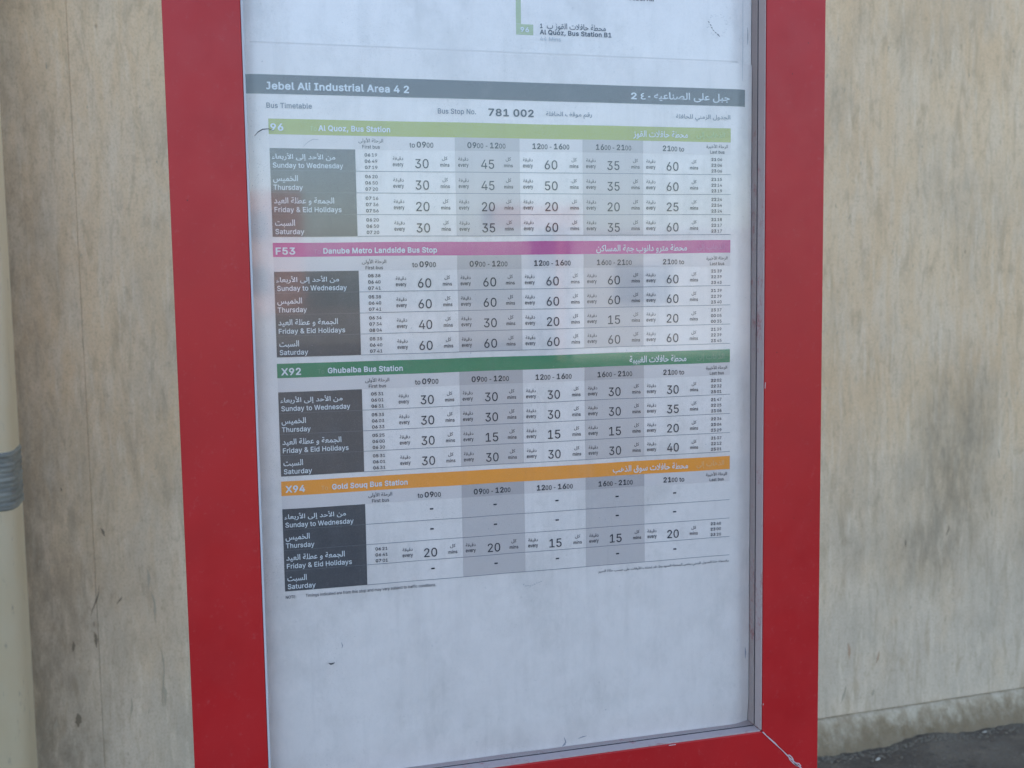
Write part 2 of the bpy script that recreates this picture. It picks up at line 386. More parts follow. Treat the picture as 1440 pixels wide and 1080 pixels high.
# dusty inner reveals, 1.5 mm proud of the rails
box('dusty_reveal', iR - .0015, iR - .0002, FY + .0015, .012, Z0 + iB + .002, Z0 + iT - .002, M_dusty, case)
box('dusty_reveal', iL + .0002, iL + .0015, FY + .0015, .012, Z0 + iB + .002, Z0 + iT - .002, M_dusty, case)
box('dusty_reveal', iL + .002, iR - .002, FY + .0015, .012, Z0 + iB + .0002, Z0 + iB + .0015, M_dusty, case)
box('dusty_reveal', iL + .002, iR - .002, FY + .0015, .012, Z0 + iT - .0015, Z0 + iT - .0002, M_dusty, case)
box('edge_trim', iL - .0002, iL + .0020, FY - .0005, FY + .006, Z0 + iB + .003, Z0 + iT - .003, M_trim, case, .0004)
box('backing_board', iL - .01, iR + .01, .0125, .018, Z0 + iB - .01, Z0 + iT + .01, M_back, case)
box('rear_cover', iL - .03, iR + .03, BY - .006, BY - .001, Z0 + iB - .03, Z0 + iT + .03, M_red, case)
box('glass_pane', iL + .0016, iR - .0016, -.0065, -.0035, Z0 + iB + .0016, Z0 + iT - .0016, M_glass, case)
# thin rubber line where the glass meets the reveal
for (a, b, c, d) in ((iR - .0022, iR - .0016, iB + .003, iT - .003), (iL + .0016, iL + .0022, iB + .003, iT - .003)):
    box('gasket', a, b, -.0078, -.0067, Z0 + c, Z0 + d, M_gasket, case)
box('gasket', iL + .003, iR - .003, -.0078, -.0067, Z0 + iB + .0016, Z0 + iB + .0022, M_gasket, case)
for x in (iL - oW / 2, iR + oW / 2):
    box('post', x - .03, x + .03, .005, .065, 0, Z0 + iB - oW - .0005, M_red, case, .003)
    box('foot_plate', x - .08, x + .08, -.045, .115, .0, .012, M_galv, case, .002)
# open mitre seam with chipped paint in the lower right corner
def ribbon(name, pts, w, y, mat, parent, th=.0004):
    vs, fs = [], []
    for i, (u, v) in enumerate(pts):
        a = Vector(pts[max(0, i - 1)]); b = Vector(pts[min(len(pts) - 1, i + 1)]); d = (b - a).normalized(); nrm = Vector((-d.y, d.x))
        ww = w[i] if isinstance(w, (list, tuple)) else w
        for s in (1, -1):
            q = Vector((u, v)) + nrm * s * ww / 2; vs.append((q.x, y, Z0 + q.y))
    n = len(pts)
    for i in range(n - 1): fs.append((2 * i, 2 * i + 1, 2 * i + 3, 2 * i + 2))
    o = mesh_obj(name, vs, fs, mat, parent)
    md = o.modifiers.new('thick', 'SOLIDIFY'); md.thickness = th; md.offset = 0
    return o
pts = [(iR + .0006 + t * oW * .98 / 14 + random.uniform(-.0004, .0004), iB - .0006 - t * oW * .98 / 14 + random.uniform(-.0003, .0003)) for t in range(15)]
ribbon('mitre_seam', pts, [random.uniform(.0009, .0019) for _ in pts], FY - .0002, M_chip, case)
ptl = [(iL - .0006 - t * oW * .98 / 14, iB - .0006 - t * oW * .98 / 14) for t in range(15)]
ribbon('mitre_seam', ptl, .0011, FY - .0002, M_chip, case)
for pl, ww in (([(.036, -.0352), (.0385, -.0358), (.0415, -.0385), (.0435, -.042), (.0445, -.046), (.0475, -.0495), (.0505, -.0515)], [.0006, .0016, .001, .0018, .001, .0016, .0008]),
               ([(.0372, -.0375), (.0385, -.041), (.0415, -.0445), (.045, -.0475), (.049, -.0505), (.0535, -.0525)], [.0006, .0011, .0009, .002, .0024, .001]),
               ([(.0475, -.047), (.052, -.0485), (.0545, -.0515), (.0535, -.055)], [.0005, .0015, .0012, .0006])):
    ribbon('paint_chip', [(iR + a_, iB + b_) for a_, b_ in pl], ww, FY - .0003, M_chip, case)
# nicks along the inner lip
for k in range(3):
    side = random.choice('RRB')
    if side == 'R':
        z = random.uniform(iB, .46); u = iR + random.uniform(.0002, .0012)
        ribbon('lip_nick', [(u, z), (u + random.uniform(-.0003, .0006), z + random.uniform(.002, .009))], .0008, FY - .0003, M_chip, case)
    else:
        x = random.uniform(-.05, iR); v = iB - random.uniform(.0002, .0012)
        ribbon('lip_nick', [(x, v), (x + random.uniform(.002, .012), v + random.uniform(-.0003, .0003))], .0008, FY - .0003, M_chip, case)

# ---------------------------------------------------------------- sheets and their print
SHL, SHR, SHB, SHT = -291, 311, -449, 376
def sm(a, b, x):
    t = max(0., min(1., (x - a) / (b - a))); return t * t * (3 - 2 * t)
def surf(u, v):
    """depth of the timetable sheet, metres (positive is away from the glass)"""
    y = .0012 * noise.noise(Vector((u / 170, v / 150, 1.7))) + .0006 * noise.noise(Vector((u / 70, v / 80, 5.1)))
    y += .0060 * sm(283, 313, u) ** 1.5 + .0060 * (1 - sm(-303, -270, u)) ** 1.5
    y += .0035 * (1 - sm(-452, -415, v))
    y += .0010 * math.exp(-((u + 10) / 26) ** 2) * (1 - sm(-60, 120, v))
    return y + .0012
def warp(u, v):
    """the paper has slipped and stretched slightly towards its lower right"""
    k = (u + 270) / 550
    d = 1.0 * sm(120, 260, v) - 2.9 * (1 - sm(-130, 120, v))
    return u, v + k * d + .35 * noise.noise(Vector((u / 90, v / 60, 9)))
def pt(u, v, lift):
    u2, v2 = warp(u, v)
    return (u2 / 1000, surf(u2, v2) - lift, Z0 + v2 / 1000)
def sheet(name, u0, u1, v0, v1, mat, parent, lift, du=5, dv=7, fn=pt):
    a = max(1, int(round((u1 - u0) / du))); b = max(1, int(round((v1 - v0) / dv)))
    vs = [fn(u0 + (u1 - u0) * i / a, v0 + (v1 - v0) * j / b, lift) for j in range(b + 1) for i in range(a + 1)]
    fs = [(j * (a + 1) + i, j * (a + 1) + i + 1, (j + 1) * (a + 1) + i + 1, (j + 1) * (a + 1) + i) for j in range(b) for i in range(a)]
    return mesh_obj(name, vs, fs, mat, parent, True)

# Arabic letters: isolated, final, initial, medial
AR = {'ا': 'FE8D FE8E', 'أ': 'FE83 FE84', 'إ': 'FE87 FE88', 'ى': 'FEEF FEF0', 'ب': 'FE8F FE90 FE91 FE92', 'ة': 'FE93 FE94', 'ت': 'FE95 FE96 FE97 FE98',
      'ج': 'FE9D FE9E FE9F FEA0', 'ح': 'FEA1 FEA2 FEA3 FEA4', 'خ': 'FEA5 FEA6 FEA7 FEA8', 'د': 'FEA9 FEAA', 'ذ': 'FEAB FEAC', 'ر': 'FEAD FEAE', 'ز': 'FEAF FEB0',
      'س': 'FEB1 FEB2 FEB3 FEB4', 'ص': 'FEB9 FEBA FEBB FEBC', 'ط': 'FEC1 FEC2 FEC3 FEC4', 'ظ': 'FEC5 FEC6 FEC7 FEC8', 'ع': 'FEC9 FECA FECB FECC', 'غ': 'FECD FECE FECF FED0',
      'ف': 'FED1 FED2 FED3 FED4', 'ق': 'FED5 FED6 FED7 FED8', 'ك': 'FED9 FEDA FEDB FEDC', 'ل': 'FEDD FEDE FEDF FEE0', 'م': 'FEE1 FEE2 FEE3 FEE4', 'ن': 'FEE5 FEE6 FEE7 FEE8',
      'ه': 'FEE9 FEEA FEEB FEEC', 'و': 'FEED FEEE', 'ي': 'FEF1 FEF2 FEF3 FEF4', 'ء': 'FE80', 'L': 'FEFB FEFC', 'M': 'FEF7 FEF8', 'N': 'FEF9 FEFA'}
def arabic(s):
    s = s.replace('لا', 'L').replace('لأ', 'M').replace('لإ', 'N'); out = []
    for i, c in enumerate(s):
        f = AR.get(c)
        if not f: out.append(c); continue
        f = f.split()
        pv_ = i > 0 and s[i - 1] in AR and len(AR[s[i - 1]].split()) == 4
        nx_ = i + 1 < len(s) and s[i + 1] in AR and len(f) == 4 and s[i + 1] != 'ء'
        if c == 'ء': pv_ = False
        k = (3 if nx_ else 1) if pv_ else (2 if nx_ else 0)
        out.append(chr(int(f[k], 16)))
    return ''.join(out[::-1])

# letter outlines (advance, contours) in 1/1000 em; capitals are 509 high
GL = {('-', 0): (453, ['109,188 119,184 335,184 342,188 341,247 113,249 109,241']),
 ('.', 0): (188, ['75,0 91,-4 115,-1 133,12 141,24 146,47 142,65 129,82 115,91 97,95 79,92 61,81 48,65 45,53 47,29 58,12']),
 ('0', 0): (453, ['190,-3 227,-7 257,-4 299,9 329,27 362,62 376,85 389,115 405,179 409,215 409,297 398,362 387,397 363,444 344,468 305,497 263,512 227,516 197,513 173,508 149,498 125,482 94,450 76,421 64,391 48,327 44,291 45,209 55,144 74,91 105,44 125,26 149,11', '203,62 179,72 157,91 144,109 129,144 121,174 115,227 118,309 128,362 137,385 155,416 179,438 194,444 227,451 245,449 272,438 288,427 300,415 319,380 331,338 338,285 335,197 318,127 297,91 275,72 257,64 227,59']),
 ('1', 0): (453, ['71,4 81,0 387,0 396,4 396,57 393,63 285,64 281,69 281,504 273,509 201,509 190,504 83,428 81,357 87,351 201,432 207,433 207,69 201,64 75,64 71,57']),
 ('2', 0): (453, ['59,4 69,0 387,0 394,4 394,63 387,66 171,66 165,69 273,180 339,255 376,316 386,369 384,392 374,428 356,457 327,485 305,498 272,510 225,516 183,511 159,504 125,486 105,470 85,445 72,422 62,381 63,356 129,356 137,392 153,422 165,433 183,443 219,451 267,442 291,428 308,404 315,369 306,328 279,286 63,57 59,51']),
 ('3', 0): (453, ['173,-3 241,-6 271,-1 307,11 349,38 373,65 385,85 397,127 397,168 385,209 374,227 349,255 313,278 289,288 235,297 377,456 377,503 373,509 367,509 73,509 65,503 67,444 115,443 265,443 271,443 276,438 155,303 152,297 152,250 157,243 223,242 271,231 295,215 305,203 316,185 323,162 320,121 305,91 277,71 223,60 169,67 139,84 124,103 114,132 109,139 42,138 39,132 41,115 46,97 68,56 110,21 151,2']),
 ('4', 0): (453, ['277,4 285,0 345,1 348,4 348,98 351,102 415,104 418,110 418,163 411,170 357,170 351,170 348,175 348,316 345,321 339,322 285,322 277,316 277,175 273,170 129,170 123,170 119,175 239,375 316,504 309,509 249,509 243,507 36,163 35,110 39,103 273,103 277,98']),
 ('5', 0): (453, ['183,-3 221,-7 269,-1 310,15 329,27 359,56 383,95 394,138 396,168 392,203 375,250 347,289 311,317 269,332 227,337 179,329 143,310 141,315 155,439 161,443 365,443 371,450 371,503 365,509 161,509 95,509 91,503 63,250 125,242 173,264 221,271 257,265 283,250 309,221 318,197 323,168 317,127 302,97 275,73 239,60 221,59 173,70 141,97 131,115 125,136 59,137 55,132 63,91 71,74 92,44 137,12']),
 ('6', 0): (453, ['192,-3 249,-6 273,-2 315,16 345,38 360,56 375,79 389,115 394,162 389,203 373,244 351,273 320,297 279,313 237,318 201,312 195,315 294,456 327,503 321,509 249,508 131,338 77,244 64,203 59,168 60,138 70,97 81,74 105,41 123,26 159,5', '201,60 165,78 141,110 131,144 134,191 152,227 177,248 213,259 255,256 288,238 311,209 322,174 319,132 311,109 299,91 273,69 237,58']),
 ('7', 0): (453, ['92,4 97,0 163,0 170,4 396,445 396,504 391,509 139,509 61,509 57,504 57,451 61,443 307,443 315,439']),
 ('8', 0): (453, ['183,-3 249,-6 297,3 321,12 354,32 381,62 393,80 403,115 404,156 397,185 386,209 357,243 319,268 351,290 373,321 381,338 387,374 382,415 364,450 339,477 309,497 267,511 225,516 201,514 165,506 141,496 111,476 87,450 70,415 67,397 67,356 79,321 99,291 134,268 87,235 60,197 51,174 48,150 48,121 52,97 71,62 99,32 135,11', '195,61 159,74 133,97 121,132 121,150 127,174 142,197 171,219 213,230 255,228 291,213 319,185 331,150 327,115 319,97 309,86 279,67 243,59', '213,297 177,305 157,321 141,350 139,385 147,411 171,437 231,450 273,441 293,427 309,403 313,385 313,362 303,332 279,308 231,295']),
 ('9', 0): (453, ['125,4 135,0 201,0 205,4 320,169 378,269 392,322 393,369 389,392 372,433 345,469 314,492 273,510 225,516 195,512 159,503 123,483 105,467 91,451 70,416 60,375 59,345 63,304 77,269 103,233 135,210 171,196 219,191 249,197 255,195 256,192', '207,250 174,263 145,292 131,333 132,369 147,410 177,438 207,449 249,449 279,436 305,410 320,375 322,333 309,296 297,278 279,263 243,250']),
 (':', 0): (188, ['75,0 91,-4 115,-1 133,12 141,24 146,47 142,65 129,82 115,91 97,95 79,92 61,81 48,65 45,53 47,29 58,12', '73,271 97,266 115,269 127,276 139,289 145,306 144,330 135,347 121,358 103,364 85,364 67,356 52,341 45,324 45,306 55,285']),
 ('B', 0): (456, ['55,4 65,0 245,0 299,4 347,19 371,33 392,51 411,80 421,116 423,139 419,175 408,204 389,230 365,250 337,263 331,269 359,282 394,322 403,369 398,410 386,439 365,466 347,481 311,499 269,508 239,509 65,509 59,509 55,504', '131,67 131,225 263,226 293,219 323,201 342,175 350,145 348,122 344,110 323,85 299,73 269,67', '131,291 131,441 263,441 287,435 310,422 325,398 330,375 330,357 319,328 299,307 287,300 239,290']),
 ('E', 0): (419, ['55,4 65,0 371,0 380,4 380,57 377,65 137,66 130,69 131,223 353,225 360,228 359,288 353,290 149,290 130,292 131,441 375,445 377,504 371,509 65,509 59,509 55,504']),
 ('F', 0): (410, ['55,4 65,0 125,0 130,4 131,217 341,217 347,217 351,222 351,275 347,282 131,284 131,441 215,443 371,444 374,451 374,504 371,508 65,509 59,509 55,504']),
 ('L', 0): (393, ['55,4 65,0 359,0 366,4 366,63 359,66 131,67 130,269 130,504 125,509 59,509 55,504']),
 ('M', 0): (628, ['55,4 65,0 119,0 127,4 126,369 127,381 131,384 166,286 281,4 287,0 341,0 347,4 460,286 497,388 500,375 499,4 509,0 569,0 573,4 573,139 573,504 569,509 479,509 471,504 348,192 317,99 311,104 281,192 157,504 149,509 59,509 55,504']),
 ('N', 0): (524, ['55,4 65,0 125,0 130,4 130,286 127,386 131,398 198,286 383,2 389,0 461,0 467,3 468,504 461,509 401,509 394,504 395,107 393,116 348,186 142,504 137,509 131,509 59,509 55,504']),
 ('O', 0): (533, ['225,-3 267,-7 303,-4 357,10 388,26 429,60 453,90 481,144 491,179 498,250 496,291 490,332 469,391 452,421 408,468 387,483 360,497 309,512 267,516 207,509 151,485 123,466 82,421 65,391 51,357 38,297 35,250 43,179 53,144 80,91 105,60 147,26 177,10', '225,67 189,82 171,95 143,127 129,150 114,197 110,227 108,256 115,315 128,356 141,380 159,402 183,423 207,436 243,445 267,447 303,443 327,435 363,414 381,395 403,362 415,332 424,285 424,227 420,197 412,168 393,130 377,109 349,85 327,74 291,63 249,63']),
 ('S', 0): (447, ['178,-5 223,-9 277,-4 307,4 343,20 365,36 391,66 403,88 412,119 412,160 405,189 397,204 362,242 313,269 169,313 134,336 123,354 120,372 122,389 139,419 169,440 211,449 265,445 295,432 313,419 321,407 332,378 337,371 404,372 404,395 392,431 367,464 351,478 319,497 277,511 259,513 229,516 181,511 157,506 115,487 85,464 72,448 58,425 48,389 49,348 55,325 67,303 85,283 121,258 151,245 295,201 327,178 338,160 340,130 331,107 318,89 283,68 235,59 169,67 145,79 122,101 116,113 109,139 103,144 35,142 36,119 42,95 57,66 73,45 91,29 121,12 145,2']),
 ('T', 0): (448, ['188,4 193,0 253,0 262,4 262,439 271,443 415,443 421,445 422,451 422,504 415,509 265,509 37,509 31,509 27,504 27,451 31,443 181,443 188,439']),
 ('a', 0): (389, ['126,-5 161,-9 215,1 253,25 269,44 275,0 335,0 341,3 342,248 338,289 334,307 321,331 300,354 287,363 239,382 191,386 131,377 101,366 76,348 59,331 38,295 36,289 41,285 101,269 121,295 149,315 197,324 239,315 261,295 270,260 270,248 263,240 233,232 125,217 77,199 59,188 39,166 29,142 25,113 27,89 35,60 53,34 77,13', '137,60 108,77 105,83 98,113 106,136 137,156 239,174 269,182 271,178 270,130 263,107 253,89 227,68 203,58 173,54']),
 ('b', 0): (425, ['194,-4 250,-7 280,0 316,17 352,49 374,84 390,137 395,190 390,243 383,273 364,314 334,348 298,372 250,386 214,386 184,381 165,373 135,349 124,335 119,343 119,379 118,506 112,509 52,509 48,502 48,8 52,0 115,2 118,53 135,31 166,7', '190,60 172,68 151,84 130,120 118,173 122,231 130,261 138,279 166,308 202,322 220,324 248,320 268,311 286,298 298,284 310,261 322,208 319,149 302,102 289,84 268,68 238,57']),
 ('c', 0): (396, ['168,-4 207,-8 261,-1 305,20 345,57 367,102 363,110 303,124 288,96 267,73 243,61 207,55 172,61 149,73 129,94 114,120 102,167 103,220 117,267 138,296 165,315 189,323 207,324 243,318 267,305 276,296 303,257 363,272 367,279 342,326 309,357 261,379 207,386 183,385 135,373 96,349 64,314 43,273 35,243 29,184 36,131 50,90 67,61 94,31 132,8']),
 ('d', 0): (424, ['159,-4 195,-8 243,-1 290,31 303,49 308,43 309,2 376,2 377,502 375,508 369,509 309,509 306,502 306,449 306,337 303,330 289,349 249,378 213,386 171,385 129,373 92,349 75,333 61,314 42,273 30,220 30,161 35,131 51,84 73,49 93,28 129,5', '171,61 147,74 129,93 119,108 108,137 101,190 108,243 127,284 136,296 159,313 189,323 232,320 249,314 273,296 295,261 303,231 307,190 301,137 283,96 267,79 250,67 219,57 189,57']),
 ('e', 0): (404, ['170,-4 207,-8 237,-6 267,-1 297,10 327,29 347,49 365,78 370,96 309,112 303,111 279,79 255,63 213,55 183,58 153,69 123,97 109,126 102,161 105,165 369,166 376,173 376,202 373,243 353,302 333,333 291,366 267,376 207,386 183,386 135,373 93,347 64,314 53,296 34,243 29,184 36,131 53,84 81,44 117,15', '105,227 103,231 108,255 120,279 141,302 165,317 189,323 225,322 251,314 273,297 295,261 303,231 297,227']),
 ('f', 0): (253, ['76,4 83,0 143,0 147,4 147,316 149,320 155,321 227,321 233,328 233,375 229,381 149,382 147,422 150,439 161,455 179,463 197,465 227,459 232,463 246,510 248,516 240,522 191,529 137,519 125,514 98,492 81,463 76,433 76,386 71,382 5,381 1,375 1,328 4,322 71,321 76,316']),
 ('g', 0): (426, ['163,-144 207,-148 231,-147 291,-134 332,-109 355,-85 365,-68 373,-44 377,-3 376,380 309,380 308,338 303,333 288,350 257,374 243,380 219,386 195,386 171,385 147,379 111,364 87,344 61,315 44,280 30,221 30,168 34,138 51,90 75,56 93,39 129,18 153,10 213,5 255,17 291,43 303,59 305,56 305,-21 300,-38 282,-62 261,-75 231,-84 207,-85 159,-77 129,-59 105,-32 99,-31 46,-62 81,-108 129,-135', '171,72 153,80 135,94 120,115 109,138 101,191 106,238 119,274 137,297 151,309 189,323 231,320 249,314 273,297 295,262 307,209 307,174 301,144 296,127 282,103 255,79 219,68 189,69']),
 ('h', 0): (410, ['48,4 58,0 112,0 119,4 120,245 131,280 154,306 184,319 226,322 256,310 279,286 290,251 291,4 298,0 358,0 362,4 362,228 358,286 346,322 324,351 292,374 244,386 208,385 190,382 166,374 148,363 122,339 119,351 119,504 112,509 52,509 48,504']),
 ('i', 0): (167, ['48,4 58,0 112,0 119,4 118,378 112,382 52,381 48,375', '61,439 82,435 100,437 112,443 125,457 131,469 131,486 123,504 106,518 88,523 70,522 52,512 41,498 36,481 39,463 47,451']),
 ('j', 0): (167, ['-15,-136 -11,-140 25,-139 55,-132 70,-125 86,-113 101,-95 115,-60 119,-25 119,376 115,381 109,382 55,382 48,376 47,-36 42,-54 31,-67 13,-75 -13,-77', '59,440 79,435 97,437 109,441 125,458 131,476 128,493 117,511 103,520 85,524 67,521 50,511 41,499 36,482 39,464 46,452']),
 ('l', 0): (189, ['105,2 160,-1 178,2 186,8 174,61 130,64 124,72 119,102 119,496 118,506 112,509 52,509 48,502 49,67 53,49 70,22 82,12']),
 ('m', 0): (610, ['48,4 58,0 112,0 119,4 119,251 121,263 131,286 148,306 160,314 196,323 214,323 238,315 257,298 268,275 269,10 269,4 274,0 334,0 340,4 340,245 350,286 376,314 388,319 412,324 448,319 472,306 485,286 491,251 491,80 491,4 496,0 556,0 562,4 560,280 554,310 546,328 529,351 514,365 484,380 454,387 436,388 382,378 334,345 322,329 316,326 300,351 274,375 244,386 220,388 166,375 130,349 118,331 117,375 114,381 52,381 48,375']),
 ('n', 0): (410, ['48,4 58,0 112,0 119,4 120,245 128,275 139,292 154,306 178,317 208,322 244,317 271,298 285,275 290,257 291,233 292,3 298,0 352,0 362,4 362,110 362,239 358,286 346,322 334,339 316,358 280,379 244,386 208,385 184,381 154,367 134,351 118,331 117,375 114,381 52,381 48,375']),
 ('o', 0): (415, ['168,-4 207,-8 237,-6 279,6 303,17 333,43 352,67 373,108 381,137 385,161 385,220 374,267 361,296 337,331 303,361 279,374 243,383 207,386 177,384 135,373 113,361 93,346 64,314 43,273 35,243 29,190 31,161 40,114 53,84 76,49 99,28 135,6', '177,59 159,66 141,80 114,120 104,155 101,184 107,237 120,273 138,296 159,312 189,323 225,323 237,320 255,313 278,296 300,261 313,208 310,149 301,120 289,96 279,84 257,67 237,59 207,55']),
 ('p', 0): (425, ['48,-136 58,-140 112,-140 119,-136 119,34 124,46 136,31 178,1 213,-7 250,-7 292,4 316,17 346,42 362,64 375,87 390,134 394,164 394,217 382,276 365,311 348,334 316,363 292,375 256,385 214,386 184,381 166,373 136,350 118,327 117,376 112,382 52,381 48,376', '202,57 184,62 166,72 148,88 137,105 121,152 118,211 131,264 142,284 154,298 172,312 190,319 208,323 235,323 250,319 274,308 296,287 304,274 312,258 321,223 323,193 320,158 307,111 286,81 268,68 250,59 220,56']),
 ('r', 0): (260, ['48,4 58,0 112,0 119,4 119,245 130,280 152,304 172,313 208,320 244,316 248,322 248,381 244,386 202,387 166,378 149,369 134,357 118,337 117,375 114,381 52,381 48,375']),
 ('s', 0): (365, ['139,-4 203,-7 227,-4 263,7 293,25 307,37 324,61 334,90 335,126 331,143 318,167 299,185 275,200 257,207 173,229 131,246 116,261 115,284 123,302 143,317 173,326 203,325 233,315 248,302 263,276 269,272 323,284 329,290 305,337 293,351 257,374 218,384 167,386 131,380 101,367 83,355 60,331 44,296 43,255 48,237 57,220 71,203 101,183 125,173 233,145 251,134 261,120 262,96 251,78 227,62 197,55 161,56 129,67 110,84 95,115 35,102 31,96 40,67 65,31 83,17 107,5']),
 ('t', 0): (227, ['132,0 149,-3 191,-3 215,3 218,6 207,59 203,63 173,59 149,62 138,71 133,82 131,318 137,321 203,321 208,324 209,377 203,382 131,382 131,435 131,465 127,471 63,471 60,465 60,382 5,381 1,377 1,330 5,321 53,321 60,318 60,100 63,71 74,41 87,24 107,9']),
 ('u', 0): (410, ['146,-1 184,-5 226,1 262,19 292,51 293,5 298,0 358,0 362,5 362,376 358,381 298,382 292,378 291,152 287,123 276,99 250,72 214,60 196,59 166,64 141,81 124,110 120,128 119,376 112,382 52,381 48,376 48,146 53,93 66,58 88,30 112,12']),
 ('v', 0): (390, ['158,4 166,0 226,0 232,7 376,375 370,382 303,381 221,163 204,110 196,84 190,97 88,379 82,382 15,381 12,375']),
 ('y', 0): (390, ['55,-138 94,-142 142,-132 184,-98 210,-50 375,374 374,380 370,382 302,380 202,106 196,87 190,97 88,380 14,380 13,374 157,3 147,-26 124,-65 100,-77 58,-76 42,-132']),
 ('&', 0.5): (460, ['155,-3 201,-7 255,1 293,14 327,35 357,3 363,0 441,0 449,9 444,20 381,95 408,147 416,181 417,231 405,236 351,236 342,233 338,227 332,175 327,163 321,163 236,262 297,313 322,348 335,400 326,440 309,468 298,480 273,497 255,504 213,513 177,512 147,505 128,497 103,480 87,463 73,440 65,405 68,359 77,336 117,279 116,273 75,241 39,198 26,170 24,118 37,78 57,49 69,37 105,13', '183,66 147,75 129,88 115,106 108,135 110,152 118,170 159,208 171,216 183,202 271,101 272,95 237,74 207,66', '183,324 155,365 149,394 155,417 177,436 201,442 217,440 232,434 247,417 251,400 245,377 227,354']),
 ('-', 0.5): (466, ['106,184 113,180 341,181 348,190 347,248 341,254 335,255 113,255 103,247 103,190']),
 ('.', 0.5): (201, ['73,0 85,-4 115,-1 135,12 148,29 152,52 149,69 133,90 115,101 97,104 73,99 55,88 42,69 39,40 43,29 55,12']),
 ('0', 0.5): (466, ['189,-3 227,-7 257,-4 287,3 331,26 365,60 383,89 402,141 411,181 415,216 415,296 410,331 394,394 366,446 347,468 306,497 263,512 227,516 173,508 147,497 120,480 87,446 70,417 57,388 42,325 37,256 42,181 51,141 70,89 101,45 123,26 149,10', '209,70 185,79 171,89 151,112 140,135 124,198 121,285 133,354 141,377 158,405 173,422 195,434 215,440 239,440 259,434 281,421 296,405 313,377 325,336 329,308 333,256 332,221 320,152 312,129 294,101 275,83 257,74 239,70']),
 ('1', 0.5): (466, ['68,4 75,0 387,0 399,3 402,10 402,61 401,67 395,73 291,74 287,79 287,498 279,509 201,509 189,505 81,429 75,418 75,355 81,344 87,343 195,417 201,418 201,79 195,74 75,74 69,71 65,61 65,10']),
 ('2', 0.5): (466, ['56,4 63,0 387,0 393,1 399,7 400,67 393,75 183,76 179,79 275,176 344,251 382,314 392,366 391,383 385,412 371,441 357,461 327,486 292,504 267,511 225,516 201,514 177,510 141,497 117,483 93,461 77,441 66,418 57,383 55,360 57,352 63,347 133,349 138,355 143,389 155,412 177,430 195,437 213,440 225,440 267,431 285,421 301,401 309,366 299,326 272,286 55,61 53,10']),
 ('3', 0.5): (466, ['173,-3 217,-7 247,-5 313,12 337,27 364,49 391,89 403,129 403,170 392,210 381,227 363,250 331,275 289,293 253,298 249,302 380,446 383,451 383,497 379,506 373,509 67,509 60,503 59,497 60,440 67,434 91,433 253,433 259,433 263,428 147,302 147,244 157,238 223,237 271,225 301,200 316,170 317,135 310,112 301,100 271,79 223,70 169,77 145,91 128,112 115,146 43,148 37,145 33,135 36,112 50,78 65,55 109,19 145,4']),
 ('4', 0.5): (466, ['274,4 285,0 345,0 351,4 354,10 354,96 357,100 417,101 423,107 424,165 423,171 417,177 357,178 354,182 354,314 353,320 345,326 279,325 272,320 271,182 267,178 135,177 129,182 253,383 322,498 320,504 309,509 249,509 238,504 29,165 29,113 33,103 39,101 267,100 271,96 271,10']),
 ('5', 0.5): (466, ['182,-3 221,-7 269,-1 311,14 335,29 365,58 388,95 401,141 402,170 399,204 382,250 353,290 317,319 281,333 233,341 173,331 148,319 161,431 167,433 371,434 377,446 376,503 365,509 161,509 95,509 86,503 56,250 65,243 131,236 173,258 221,265 257,259 281,244 301,221 310,204 317,170 312,135 299,106 282,89 269,80 233,70 221,69 179,78 173,82 144,106 131,141 125,145 59,146 51,141 51,118 56,95 64,78 84,49 103,32 131,14 155,4']),
 ('6', 0.5): (466, ['191,-3 249,-6 273,-2 315,15 347,37 363,55 379,78 395,118 400,164 395,204 380,244 364,267 339,291 303,310 255,321 206,319 309,462 333,497 327,508 255,509 243,504 128,342 70,244 57,204 53,170 54,141 64,101 75,76 100,43 120,26 159,5', '201,71 165,90 142,124 136,158 140,193 155,221 183,245 213,253 255,250 273,242 291,228 310,198 316,175 316,152 310,124 291,94 261,73 231,67']),
 ('7', 0.5): (466, ['89,4 97,0 163,0 173,4 402,441 402,498 397,507 391,509 151,509 61,509 55,506 51,498 51,447 56,435 301,433 305,429 87,15']),
 ('8', 0.5): (466, ['183,-3 225,-7 255,-5 297,3 327,14 357,33 384,60 399,83 410,118 411,158 396,204 370,239 331,267 357,287 377,313 385,331 393,377 387,414 371,446 345,475 309,498 273,510 231,515 207,514 165,507 141,497 111,479 93,463 80,446 64,411 59,371 67,331 75,313 93,289 121,267 82,239 63,216 53,198 45,175 42,152 42,124 46,101 64,66 97,32 135,10', '195,71 161,83 137,106 129,124 126,141 133,175 153,201 177,216 213,224 255,222 291,207 315,182 325,152 321,118 305,95 279,77 243,69', '213,302 183,308 160,325 147,348 145,382 150,400 171,425 183,431 231,440 273,430 291,417 304,394 307,359 297,332 279,313 267,307 231,300']),
 ('9', 0.5): (466, ['122,4 135,0 201,0 208,4 327,170 382,263 396,309 400,343 395,389 379,429 353,464 333,482 291,504 249,514 207,514 159,504 123,485 105,470 87,452 67,418 54,372 54,326 63,286 75,261 99,230 129,208 171,191 195,188 219,187 237,190 244,188 120,15', '207,256 176,268 148,297 137,337 139,372 153,404 177,427 207,439 249,439 281,424 303,398 316,360 314,326 300,291 291,280 273,266 237,255']),
 (':', 0.5): (201, ['73,0 85,-4 115,-1 135,12 148,29 152,52 149,69 133,90 115,101 97,104 73,99 55,88 42,69 39,40 43,29 55,12', '71,265 91,260 115,263 130,270 145,288 152,311 149,334 137,351 121,362 97,368 73,364 55,352 45,339 39,322 41,299 55,276']),
